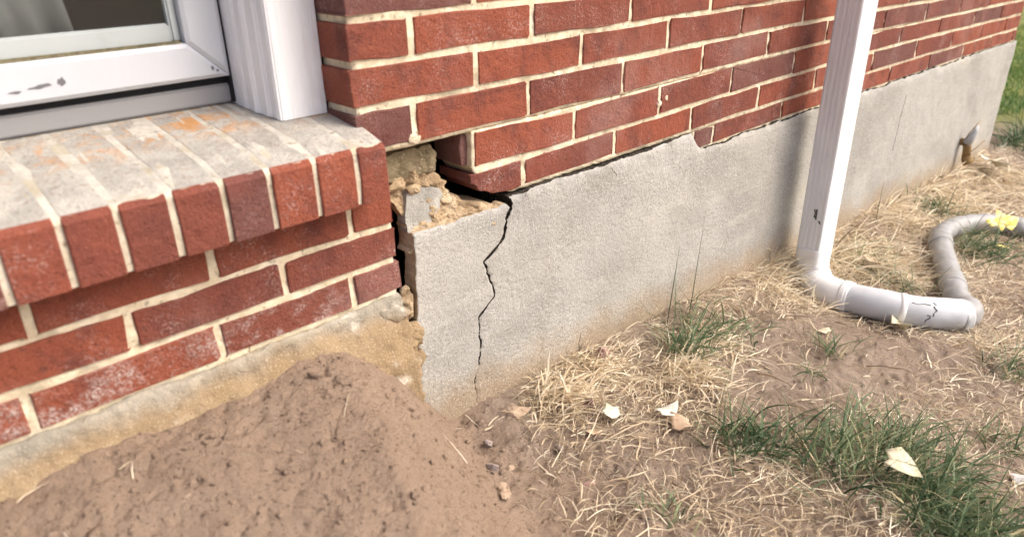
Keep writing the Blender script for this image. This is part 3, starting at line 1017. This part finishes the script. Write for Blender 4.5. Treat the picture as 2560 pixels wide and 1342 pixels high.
def on_pipe(i, a, r=.0463):
    T = hp[min(i + 1, len(hp) - 1)] - hp[max(i - 1, 0)]; T /= np.linalg.norm(T)
    U = np.array([0, 0, 1.0]); S = np.cross(T, U); S /= np.linalg.norm(S); U2 = np.cross(S, T)
    return hp[i] + (S * math.cos(a) + U2 * math.sin(a)) * r
def pipe_side(f):
    # angle measured from the camera side of the pipe
    return f
for q in ([(31, 1.15), (32, 1.0), (31, .85), (32, .62), (31, .45), (31, .25)], [(29, .30), (30, .28), (30, .12), (29, -.02), (29, -.25)], [(24, .95), (26, .90), (28, .98), (30, .94)]):
    sliver('paint_split', [on_pipe(i, pipe_side(a)) for i, a in q], .0022, M['mark'], ds)
sliver('mark', [(X0 - .0012, -.112, -.318), (X0 - .0012, -.112, -.336), (X0 - .0012, -.113, -.350)], .005, M['mark'], ds)
sliver('mark', [(X0 - .0012, -.105, -.319), (X0 - .0012, -.108, -.332), (X0 - .0012, -.107, -.345)], .004, M['mark'], ds)
sliver('mark', [(X0 - .0012, -.122, -.352), (X0 - .0012, -.129, -.362)], .004, M['mark'], ds)

# hose lying across the ground
ho = empty('drain_hose', (2.0, -.35, -.61))
tag(ho, 'grey taped drain hose curving over the ground behind the white pipe', 'hose')
hh = catmull([(1.505, -.503, -.577), (1.538, -.522, -.578), (1.572, -.514, -.578), (1.612, -.478, -.577), (1.700, -.437, -.576), (1.860, -.363, -.575), (2.015, -.296, -.575), (2.12, -.262, -.577), (2.25, -.262, -.585), (2.385, -.293, -.598), (2.50, -.355, -.614), (2.56, -.44, -.628), (2.60, -.56, -.642), (2.62, -.75, -.66)], 16)
def hose_r(s, a):
    return .0350 + .0125 * math.exp(-s / .07) + .0026 * math.sin(s * 95 + 1.5 * math.sin(a + s * 9)) * (.4 + .6 * abs(math.sin(s * 7))) + .0022 * float(fbm(s * 26, math.cos(a) * 1.5, math.sin(a) * 1.5, 3, 61))
tube('hose_body', hh, hose_r, M['hose'], ho, 30)
tube('tape_band', hh[62:68], lambda s, a: .0392, M['hose'], ho, 30)
tube('tape_band', hh[94:102], lambda s, a: .0395 + .0008 * math.sin(a * 4 + s * 90), M['hose'], ho, 30)
tube('tape_band', hh[4:12], lambda s, a: .0485 - .05 * s + .001 * math.sin(a * 3), M['tape'], ho, 30)

# ------------------------------------------------------------------ grass
def mat_grass(name, stops, rough=.6, transl=.25):
    m = NT(name)
    c = m.ramp(m.attr('tint'), stops)
    m.color(c)
    m.rough(rough)
    m.b.inputs['Specular IOR Level'].default_value = 0.3
    tr = m.t.nodes.new('ShaderNodeBsdfTranslucent')
    m.link(c, tr.inputs[0])
    mx = m.t.nodes.new('ShaderNodeMixShader'); mx.inputs[0].default_value = transl
    m.link(m.b.outputs[0], mx.inputs[1]); m.link(tr.outputs[0], mx.inputs[2])
    m.link(mx.outputs[0], m.t.nodes['Material Output'].inputs[0])
    return m.m
M['straw'] = mat_grass('dry_straw', [(0, (0.17, 0.12, 0.075)), (0.3, (0.50, 0.39, 0.255)), (0.65, (0.76, 0.65, 0.47)), (1, (0.92, 0.86, 0.68))])
M['green'] = mat_grass('green_grass', [(0, (0.028, 0.062, 0.026)), (0.35, (0.080, 0.135, 0.062)), (0.62, (0.175, 0.235, 0.125)), (0.80, (0.32, 0.35, 0.18)), (0.92, (0.58, 0.49, 0.29)), (1, (0.66, 0.56, 0.36))])
M['lawn'] = mat_grass('lawn_green', [(0, (0.04, 0.11, 0.02)), (0.6, (0.10, 0.22, 0.04)), (1, (0.30, 0.34, 0.08))])

def blades(base, az, length, elev, droop, width, tint, nst=4, wobble=.25, seed=0, floor=True):
    """vectorised ribbons; base (n,3); returns V,F,T"""
    r = np.random.default_rng(seed)
    n = len(base)
    P = np.zeros((n, nst + 1, 3)); P[:, 0] = base
    e = elev.copy(); a = az.copy()
    step = length / nst
    for i in range(nst):
        P[:, i + 1, 0] = P[:, i, 0] + np.cos(e) * np.cos(a) * step
        P[:, i + 1, 1] = P[:, i, 1] + np.cos(e) * np.sin(a) * step
        P[:, i + 1, 2] = P[:, i, 2] + np.sin(e) * step
        if floor:
            gzv = ground_z(P[:, i + 1, 0], P[:, i + 1, 1]) + .003 + .004 * r.random(n)
            P[:, i + 1, 2] = np.maximum(P[:, i + 1, 2], gzv)
        e = e - droop / nst * (.6 + .8 * r.random(n))
        a = a + r.normal(0, wobble, n)
    tw = r.uniform(0, np.pi, n)
    side = np.stack([-np.sin(az), np.cos(az), np.zeros(n)], -1) * np.cos(tw * .5)[:, None] + np.array([0, 0, 1]) * np.sin(tw * .5)[:, None]
    prof = np.interp(np.linspace(0, 1, nst + 1), [0, .35, 1], [.8, 1.0, .12])
    W = (width[:, None] * prof[None])[:, :, None] * side[:, None, :] * .5
    V = np.stack([P - W, P + W], 2).reshape(n, (nst + 1) * 2, 3)
    b = np.arange(n)[:, None, None] * (nst + 1) * 2
    q = np.array([[2 * i, 2 * i + 1, 2 * i + 3, 2 * i + 2] for i in range(nst)])[None]
    F = (b + q).reshape(-1, 4)
    T = np.repeat(tint, (nst + 1) * 2)
    return V.reshape(-1, 3), F, T

# dry straw lying over the soil: too fine to count
def straw_density(x, y):
    n = fbm(x * 5, y * 5, 0, 3, 201)
    d = .34 + .95 * sstep(-.15, .55, n)
    hot = [(.27, -.11, .09, .5), (.41, -.09, .10, .7), (.48, -.17, .10, .5), (.57, -.22, .09, .5), (.75, -.18, .09, .7), (.30, -.30, .12, .4), (.42, -.42, .16, .9), (.30, -.48, .14, 1.0), (.55, -.52, .15, .8),
           (.9, -.07, .12, .8), (1.25, -.06, .14, 1.2), (1.6, -.16, .18, 1.5), (1.85, -.16, .2, 1.5), (2.2, -.12, .28, 1.5), (2.75, -.14, .35, 1.8), (1.5, -.62, .14, 1.2), (1.2, -.62, .16, 1.1), (1.05, -.55, .14, .9), (3.2, -.2, .4, 1.3)]
    for hx, hy, s, w in hot:
        d = d + w * np.exp(-((x - hx) ** 2 + (y - hy) ** 2) / (2 * s * s))
    bare = [(.93, -.42, .18, .9), (.70, -.36, .10, .8), (.35, -.40, .06, .6), (.20, -.36, .06, .7), (.62, -.45, .06, .6), (1.30, -.55, .10, .6), (1.16, -.42, .12, .8), (1.95, -.22, .1, .6), (.1, -.05, .08, .9), (.85, -.95, .2, .4)]
    for hx, hy, s, w in bare:
        d = d * (1 - w * np.exp(-((x - hx) ** 2 + (y - hy) ** 2) / (2 * s * s)))
    s = (x - .02) * -.944 + (y + .015) * .33
    d = d * sstep(-.02, -.16, s + .03 * n)
    return d
NC = 135000
cx = rng.uniform(-.05, 4.2, NC); cy = -rng.uniform(.0, 1.15, NC)
w = straw_density(cx, cy) * np.where(cx < 1.1, 1.0, np.where(cx < 2.2, .75, .45))
keep = rng.random(NC) < w / 3.2
cx, cy = cx[keep], cy[keep]
n = len(cx)
ln = np.where(rng.random(n) < .45, rng.uniform(.006, .022, n), rng.gamma(2.6, .013, n) + .012)
el = np.abs(rng.normal(0, .30, n)); el = np.where(rng.random(n) < .12, rng.uniform(.4, 1.3, n), el)
base = np.stack([cx, np.minimum(cy, -.018), ground_z(cx, cy) + ground_detail(cx, cy) + .001 + .006 * rng.random(n)], -1)
az = rng.uniform(-np.pi, np.pi, n) * .75 + 2.4 * fbm(cx * 6, cy * 6, 0, 2, 205)
# keep tips from poking into the wall
az = np.where((cy > -.06) & (np.sin(az) > 0), -az, az)
tint = np.clip(rng.normal(.56, .27, n) + .18 * fbm(cx * 5, cy * 5, 0, 2, 207), 0, 1)
V, F, T = blades(base, az, ln, el, rng.uniform(-.1, 1.3, n), rng.gamma(3.5, .0005, n).clip(.0007, .0036) * (1 + .25 * np.clip(cx - 1, 0, 2)), tint, 4, .20, 5)
V[:, 1] = np.minimum(V[:, 1], -.0155)
st = fast_mesh('dry_grass', V, F, M['straw'], tint=T)
tag(st, 'dead straw-coloured grass strewn over the soil', 'dry grass', kind='stuff')

nm = 26
mx = rng.uniform(-.75, .05, nm); my = -rng.uniform(.03, .45, nm)
b2 = np.stack([mx, my, ground_z(mx, my) + .004], -1)
V2, F2, T2 = blades(b2, rng.uniform(-np.pi, np.pi, nm), rng.uniform(.012, .05, nm), np.abs(rng.normal(0, .25, nm)), rng.uniform(0, 1, nm), rng.uniform(.0008, .0022, nm), rng.uniform(.4, 1, nm), 4, .2, 55)
ms = fast_mesh('straw_bits', V2, F2, M['straw'], tint=T2)
tag(ms, 'a few straw bits lying on the brown earth mound', 'straw', kind='stuff')
# lawn beyond the far corner
NL = 26000
lx = rng.uniform(3.75, 10, NL); ly = rng.uniform(-.6, 3.2, NL)
kp = (sstep(4.1, 5.0, lx + .9 * fbm(lx * 1.4, ly * 1.4, 0, 3, 211)) > rng.random(NL)) & ((lx > 3.7) | (ly < 0))
lx, ly = lx[kp], ly[kp]; n = len(lx)
V, F, T = blades(np.stack([lx, ly, ground_z(lx, ly)], -1), rng.uniform(-np.pi, np.pi, n), rng.uniform(.04, .10, n), rng.uniform(.6, 1.5, n), rng.uniform(.2, 1.2, n), rng.uniform(.004, .008, n), np.clip(rng.normal(.5, .25, n) + .3 * sstep(6, 9, lx), 0, 1), 3, .2, 6)
lw = fast_mesh('lawn', V, F, M['lawn'], tint=T)
tag(lw, 'bright green lawn beyond the far house corner', 'lawn', kind='stuff')

def tuft(name, x, y, nb, ln, spread, label, cat, mat, seed, tmean=.45, tsd=.2, lean=(0, 0), elr=(.45, 1.45), wid=(.0012, .0056), rad_=.022, droop=(.3, 1.6), group='grass tufts in the bare soil'):
    r = np.random.default_rng(seed)
    z = float(ground_z(x, y))
    nb = int(nb * (.72 if cat == 'grass tuft' else 0.9))
    a = r.uniform(-np.pi, np.pi, nb)
    bx = x + r.normal(0, rad_, nb) * spread; by = np.minimum(y + r.normal(0, rad_, nb) * spread, -.02)
    a = np.arctan2(np.sin(a) * .9 + lean[1], np.cos(a) * .9 + lean[0])
    base = np.stack([bx, by, ground_z(bx, by) - .004], -1)
    L = ln * (1.3 if cat == 'grass tuft' else 1.15) * r.uniform(.35, 1.1, nb)
    V, F, T = blades(base, a, L, r.uniform(*elr, nb), r.uniform(*droop, nb), r.uniform(*wid, nb), np.clip(r.normal(tmean, tsd, nb), 0, 1), 5, .12, seed)
    V[:, 1] = np.where(V[:, 0] < 3.6, np.minimum(V[:, 1], -.0165), V[:, 1])
    V = V - np.array([x, y, z])
    o = fast_mesh(name, V, F, mat, tint=T)
    o.location = (x, y, z)
    tag(o, label, cat, group)
    return o
G = 'green grass tufts on the soil'
tuft('grass_tuft', .635, -.165, 150, .130, 1.5, 'tall green grass tuft close to the stucco wall with long upright blades', 'grass tuft', M['green'], 1, lean=(.1, .2), elr=(.5, 1.5), group=G)
tuft('grass_tuft', .800, -.135, 170, .095, 2.4, 'low green grass patch against the wall right of the tall tuft', 'grass tuft', M['green'], 2, group=G)
tuft('grass_tuft', .445, -.455, 260, .085, 1.9, 'dense dark green grass tuft in the middle of the straw', 'grass tuft', M['green'], 3, tmean=.35, group=G)
tuft('grass_tuft', .520, -.600, 340, .105, 2.3, 'wide green grass tuft with a straw-brown heart, left of the pale leaf', 'grass tuft', M['green'], 4, lean=(.35, .1), tmean=.5, tsd=.25, group=G)
tuft('grass_tuft', .655, -.655, 330, .115, 2.5, 'large leaning green grass tuft behind the pale leaf', 'grass tuft', M['green'], 5, lean=(.55, .05), group=G)
tuft('grass_tuft', .575, -.755, 340, .110, 2.4, 'thick green grass tuft right of the pale leaf at the lower right', 'grass tuft', M['green'], 6, lean=(.2, -.1), tmean=.5, group=G)
tuft('grass_tuft', .485, -.790, 240, .085, 1.5, 'green grass tuft cut by the bottom edge below the pale leaf', 'grass tuft', M['green'], 7, lean=(.3, .3), group=G)
tuft('grass_tuft', .570, -.850, 220, .085, 2.2, 'green grass tuft in the bottom right of the picture', 'grass tuft', M['green'], 17, group=G)
tuft('grass_tuft', 2.18, -.365, 200, .150, 2.4, 'green grass tuft in the bend of the grey hose under the yellow leaf', 'grass tuft', M['green'], 8, lean=(.1, -.5), wid=(.003, .005), group=G)
tuft('grass_tuft', 1.015, -.365, 46, .085, 1.1, 'sparse little green tuft on bare soil in front of the white elbow', 'grass tuft', M['green'], 9, elr=(.7, 1.4), tmean=.6, group=G)
tuft('grass_tuft', .830, -.378, 40, .060, 1.2, 'thin green sprig on the bare soil left of the sparse little tuft', 'grass tuft', M['green'], 10, tmean=.62, group=G)
tuft('grass_tuft', 1.365, -.700, 130, .130, 1.8, 'green grass tuft at the right edge below the grey hose', 'grass tuft', M['green'], 11, lean=(.3, -.2), wid=(.002, .004), group=G)
tuft('grass_tuft', .955, -.785, 90, .085, 1.5, 'small green tuft at the right edge above the white stone', 'grass tuft', M['green'], 12, group=G)
tuft('grass_tuft', .148, -.462, 36, .050, 1.0, 'tiny green sprig at the bottom edge among straw', 'grass tuft', M['green'], 13, lean=(.5, .2), group=G)
tuft('grass_tuft', 2.46, -.14, 120, .11, 2.2, 'small dark green tuft by the wall beyond the hose bend', 'grass tuft', M['green'], 14, wid=(.003, .006), group=G)
tuft('grass_tuft', 3.95, -.03, 260, .20, 4.5, 'dark green grass tuft just past the far foundation corner', 'grass tuft', M['green'], 15, wid=(.004, .008), tmean=.4, group=G)
tuft('grass_tuft', 1.70, -.145, 90, .12, 2.0, 'greenish grass sprigs in the straw right of the downspout', 'grass tuft', M['green'], 16, wid=(.002, .004), tmean=.65, group=G)
tuft('grass_tuft', 1.62, -.30, 110, .11, 2.2, 'green sprigs in the straw between the white pipe and the hose', 'grass tuft', M['green'], 18, wid=(.002, .004), tmean=.6, group=G)
D = 'dry grass tufts'
DT = dict(mat=M['straw'], tmean=.62, tsd=.2, group=D)
tuft('dry_grass_tuft', .268, -.100, 330, .085, 1.4, 'round straw-yellow tuft drooping beside the foot of the crack', 'dry grass', seed=31, lean=(-.1, -.5), elr=(.3, 1.2), **DT)
tuft('dry_grass_tuft', .560, -.225, 360, .080, 1.7, 'bright straw-yellow tuft just below the tall green tuft', 'dry grass', seed=32, lean=(.2, -.3), elr=(.3, 1.3), **DT)
tuft('dry_grass_tuft', .410, -.075, 260, .085, 1.4, 'matted dry tuft against the wall by the reddish stone', 'dry grass', seed=33, elr=(.1, .9), **DT)
tuft('dry_grass_tuft', .745, -.205, 220, .075, 2.2, 'pale dry tuft right of the low green patch', 'dry grass', seed=34, elr=(.1, .9), **DT)
tuft('dry_grass_tuft', 1.34, -.035, 260, .115, 1.8, 'brown dry tuft standing against the wall left of the downspout', 'dry grass', seed=35, elr=(.5, 1.4), wid=(.002, .004), **DT)
tuft('dry_grass_tuft', 1.25, -.10, 260, .095, 3.0, 'tangled dry straw heap left of the white elbow', 'dry grass', seed=36, elr=(.0, .8), wid=(.002, .004), **DT)
tuft('dry_grass_tuft', 1.60, -.150, 420, .140, 3.5, 'dense straw heap right behind the downspout', 'dry grass', seed=37, elr=(.1, 1.0), wid=(.002, .005), **DT)
tuft('dry_grass_tuft', 1.80, -.22, 420, .130, 4.0, 'dense straw heap between the downspout and the hose', 'dry grass', seed=38, elr=(.1, .8), wid=(.002, .005), **DT)
tuft('dry_grass_tuft', 2.75, -.13, 560, .17, 6.0, 'long straw heap along the far wall before the pipe stub', 'dry grass', seed=39, elr=(.1, .8), wid=(.003, .007), **DT)
tuft('dry_grass_tuft', 2.25, -.10, 420, .14, 5.0, 'straw heap along the wall behind the hose bend', 'dry grass', seed=40, elr=(.1, .8), wid=(.003, .006), **DT)
tuft('dry_grass_tuft', 1.50, -.610, 320, .085, 3.0, 'golden straw in front of the corner where pipe meets hose', 'dry grass', seed=41, elr=(.1, .9), wid=(.0015, .003), **DT)
tuft('dry_grass_tuft', 3.30, -.15, 420, .17, 5.0, 'straw heap at the far foundation corner', 'dry grass', seed=42, elr=(.1, .8), wid=(.003, .007), **DT)

# long single blades by the wall
for i, (x, y, L, a, e, dr, lab) in enumerate([(.80, -.065, .30, .35, 1.30, .10, 'long thin dark grass stalk leaning right against the stucco'), (.70, -.065, .22, .3, 1.32, .10, 'shorter thin dark grass stalk left of the long one'), (2.06, -.05, .16, .3, 1.35, .05, 'thin dark stalk on the stucco right of the downspout')]):
    z = float(ground_z(x, y))
    V, F, T = blades(np.array([[x, y, z - .005]] * 2), np.array([a, a]), np.array([L, L * .8]), np.array([e, e - .03]), np.array([dr, dr]), np.array([.0038, .0028]), np.array([.05, .12]), 6, .02, 90 + i)
    o = fast_mesh('grass_stalk', V - np.array([x, y, z]), F, M['green'], tint=T)
    o.location = (x, y, z)
    tag(o, lab, 'grass stalk', 'thin stalks by the wall')

# ------------------------------------------------------------------ fallen leaves and stones
def mat_leaf(name, c, c2):
    m = NT(name)
    cc = m.mix(m.maprange(m.noise(45, 4, .6), .4, .65), c, c2)
    cc = m.mix(m.math('MULTIPLY', m.maprange(m.noise(90, 5, .7), .56, .70), .6), cc, tuple(v * .45 for v in c2))
    m.color(cc); m.rough(.65)
    m.bump(m.noise(120, 3, .6), .3, .001)
    return m.m
ML = {'pale': mat_leaf('pale_leaf', (.62, .58, .42), (.50, .45, .30)), 'white': mat_leaf('bleached_leaf', (.72, .71, .63), (.58, .56, .47)), 'tan': mat_leaf('tan_leaf', (.56, .42, .29), (.46, .33, .22)),
      'yellow': mat_leaf('yellow_leaf', (.88, .74, .16), (.90, .86, .50)), 'greenish': mat_leaf('pale_green_leaf', (.62, .64, .50), (.50, .55, .40))}
def leaf(x, y, z, pts, size, rz, tilt, mat, label, curl=.25, lift=.006):
    curl = curl * 1.5
    P = np.array(pts, float)
    P = P - P.mean(0)
    n = len(P)
    rings = []
    for f in (1.0, .62, .28):
        rings.append(P * f)
    V2 = np.concatenate(rings + [np.zeros((1, 2))])
    zz = curl * (V2[:, 0] ** 2 * .7 - .4 * V2[:, 1] ** 2 + .25 * V2[:, 0] * V2[:, 1]) + .03 * fbm(V2[:, 0] * 4, V2[:, 1] * 4, 0, 2, int(abs(x * 1000)) % 97)
    V = np.column_stack([V2, zz]) * size
    c, s = math.cos(rz), math.sin(rz)
    R1 = np.array([[1, 0, 0], [0, math.cos(tilt), -math.sin(tilt)], [0, math.sin(tilt), math.cos(tilt)]])
    R2 = np.array([[c, -s, 0], [s, c, 0], [0, 0, 1]])
    V = V @ (R2 @ R1).T
    F = []
    for k in range(2):
        for i in range(n):
            j = (i + 1) % n
            F.append((k * n + i, k * n + j, (k + 1) * n + j, (k + 1) * n + i))
    for i in range(n):
        F.append((2 * n + i, 2 * n + (i + 1) % n, 3 * n))
    o = mesh_obj('fallen_leaf', V, F, mat, None, smooth=True)
    zb = -float(V[:, 2].min()) + lift
    o.location = (x, y, (z if z is not None else float(ground_z(x, y) + ground_detail(np.array(x), np.array(y)))) + zb)
    md = o.modifiers.new('thickness', 'SOLIDIFY'); md.thickness = .0009
    tag(o, label, 'leaf', 'fallen leaves')
    return o
torn = [(-1, -.3), (-.6, .35), (-.1, .75), (.35, .6), (.9, .7), (.75, .1), (1.0, -.35), (.4, -.7), (-.2, -.6)]
heart = [(-.9, .2), (-.5, .75), (.0, .55), (.5, .8), (.95, .25), (.7, -.3), (.15, -1.0), (-.5, -.5)]
star = [(-1.15, .05), (-.8, .32), (-.35, .28), (-.05, .95), (.25, .55), (.95, .25), (.7, -.25), (.45, -.5), (.15, -.2), (-.15, -.55), (-.4, -.15), (-.75, -.25)]
leaf(.286, -.222, None, torn, .025, .4, .25, ML['greenish'], 'pale green torn leaf lying in the dry grass', lift=.014)
leaf(.378, -.294, None, torn, .028, 2.7, .15, ML['white'], 'bright white torn leaf lying on the straw', lift=.014)
leaf(.369, -.336, None, torn, .027, 4.1, .2, ML['tan'], 'tan dry leaf just below the white torn leaf', lift=.012)
leaf(.535, -.690, None, heart, .040, .25, .25, ML['pale'], 'large cream heart-shaped leaf among the green tufts', lift=.035)
leaf(2.39, -.378, -.600, star, .062, -.75, .8, ML['yellow'], 'bright yellow lobed leaf leaning on the grey hose', curl=.15, lift=0)
leaf(2.33, -.42, None, torn, .035, 1.2, .2, ML['yellow'], 'small yellow leaf scrap below the lobed yellow leaf')
leaf(1.640, -.205, None, heart, .040, 1.0, .5, ML['tan'], 'beige dry leaf in the straw behind the white pipe', lift=.02)
leaf(1.345, -.405, None, torn, .030, .7, .6, ML['pale'], 'curled cream leaf under the white pipe', curl=.7)
leaf(.215, -.236, None, torn, .016, 2.0, .3, ML['tan'], 'small ochre leaf near the round straw-yellow tuft')
leaf(3.27, -.10, None, torn, .075, .9, .5, ML['white'], 'white paper-like scrap at the far foundation corner', lift=.03)
leaf(1.10, -.30, None, heart, .022, 3.0, .2, ML['pale'], 'long cream leaf on bare soil left of the elbow')

def mat_stone(name, a, b):
    m = NT(name)
    c = m.mix(m.maprange(m.noise(35, 4, .6), .35, .65), a, b)
    c = m.mix(m.math('MULTIPLY', m.maprange(m.noise(200, 3, .7), .6, .7), .5), c, (.08, .06, .05))
    m.color(c); m.bump(m.noise(120, 4, .65), .5, .003)
    return m.m
MS = {'mauve': mat_stone('mauve_stone', (.27, .17, .15), (.36, .24, .20)), 'grey': mat_stone('grey_stone', (.21, .175, .16), (.32, .275, .25)), 'tan': mat_stone('tan_stone', (.42, .32, .23), (.34, .25, .18)), 'dark': mat_stone('dark_stone', (.13, .08, .07), (.20, .13, .11)), 'white': mat_stone('white_stone', (.62, .62, .60), (.42, .42, .42))}
for i, (x, y, s, mt, lab) in enumerate([
        (.458, -.060, (.021, .016, .020), 'mauve', 'reddish brown stone at the foot of the wall'),
        (.290, -.165, (.024, .016, .016), 'dark', 'dark maroon stone in the dry grass below the round yellow tuft'),
        (.160, -.085, (.030, .018, .008), 'tan', 'flat tan stone bedded at the foot of the crack'),
        (.045, -.119, (.013, .009, .010), 'grey', 'small grey stone on the edge of the earth mound'),
        (.006, -.177, (.018, .010, .010), 'grey', 'angular grey stone below the small grey one'),
        (.036, -.192, (.012, .008, .006), 'tan', 'little tan stone right beside the angular grey one'),
        (.140, -.215, (.014, .010, .010), 'grey', 'grey stone half hidden in straw'),
        (.121, -.311, (.015, .007, .008), 'mauve', 'narrow mauve stone lying alone on the soil'),
        (-.030, -.248, (.016, .014, .012), 'tan', 'earth-coloured stone at the edge of the mound'),
        (.838, -.835, (.028, .016, .010), 'white', 'white stone at the right edge of the picture'),
        (2.62, -.36, (.05, .03, .02), 'mauve', 'pinkish stone beside the hose at the right edge')]):
    o = lump('stone', (x, y, float(ground_z(x, y) + ground_detail(np.array(x), np.array(y))) + s[2] * .45), s, MS[mt], None, 300 + i, 3, .45, i * 1.3, 1.6)
    tag(o, lab, 'stone', 'stones on the soil')

# clods of earth on the mound: crumbs too small and many to count
NCl = 2600
qx = rng.uniform(-.95, .22, NCl); qy = -rng.uniform(.0, .75, NCl)
ss = (qx - .02) * -.944 + (qy + .015) * .33
kp = rng.random(NCl) < np.where(ss > -.03, .9, .35)
qx, qy = qx[kp], qy[kp]
import bmesh as _bm
b0 = _bm.new(); _bm.ops.create_icosphere(b0, subdivisions=1, radius=1)
ico = np.array([v.co[:] for v in b0.verts]); icf = np.array([[v.index for v in f.verts] for f in b0.faces]); b0.free()
sz = rng.gamma(1.2, .0009, len(qx)) + .0007
CV = ico[None] * (1 + .35 * rng.normal(size=(len(qx), len(ico), 1))) * sz[:, None, None] * rng.uniform(.6, 1.4, (len(qx), 1, 3))
CV = CV + np.stack([qx, qy, ground_z(qx, qy) + ground_detail(qx, qy) + sz * .2], -1)[:, None, :]
CF = (icf[None] + (np.arange(len(qx)) * len(ico))[:, None, None]).reshape(-1, 3)
NK = 160
kx = rng.uniform(-.85, .10, NK); ky = -.045 - np.abs(rng.normal(0, .16, NK))
ks = rng.gamma(1.4, .0011, NK) + .0010
KV = ico[None] * (1 + .38 * rng.normal(size=(NK, len(ico), 1))) * ks[:, None, None] * rng.uniform(.6, 1.4, (NK, 1, 3))
KV = KV + np.stack([kx, ky, ground_z(kx, ky) + ground_detail(kx, ky) + ks * .15], -1)[:, None, :]
CF = np.concatenate([CF, (icf[None] + ((np.arange(NK) + len(qx)) * len(ico))[:, None, None]).reshape(-1, 3)])
CV = np.concatenate([CV, KV])
cl = fast_mesh('soil_crumbs', CV.reshape(-1, 3), CF, M['ground'])
tag(cl, 'small crumbs of brown earth scattered on the mound', 'soil', kind='stuff')

# ------------------------------------------------------------------ broken pipe stub on the far foundation
sb = empty('pipe_stub', (3.03, -.03, -.50))
tag(sb, 'small rusty brass tap stub with a torn grey cap on the far foundation', 'tap')
brass = mat_stone('rusty_brass', (.30, .20, .08), (.16, .10, .05))
capm = mat_paint('grey_cap', (.40, .41, .42), .5, .6)
tube('stub_pipe', [(3.03, -.012, -.455), (3.03, -.035, -.458), (3.032, -.046, -.475), (3.034, -.050, -.515)], lambda s, a: .017, brass, sb, 14)
tube('spout_lip', [(3.034, -.050, -.515), (3.035, -.056, -.535), (3.036, -.066, -.552)], lambda s, a: .019 + .10 * s, brass, sb, 14)
tube('torn_cap', [(3.03, -.040, -.458), (3.03, -.052, -.435), (3.035, -.062, -.405), (3.05, -.060, -.378)], lambda s, a: max(.005, .021 - .16 * s), capm, sb, 14)
tube('wire', [(3.02, -.03, -.45), (3.01, -.05, -.40), (3.03, -.06, -.375), (3.09, -.06, -.365)], lambda s, a: .002, brass, sb, 6)
tube('wire', [(3.05, -.055, -.505), (3.10, -.07, -.485), (3.15, -.08, -.462)], lambda s, a: .002, brass, sb, 6)
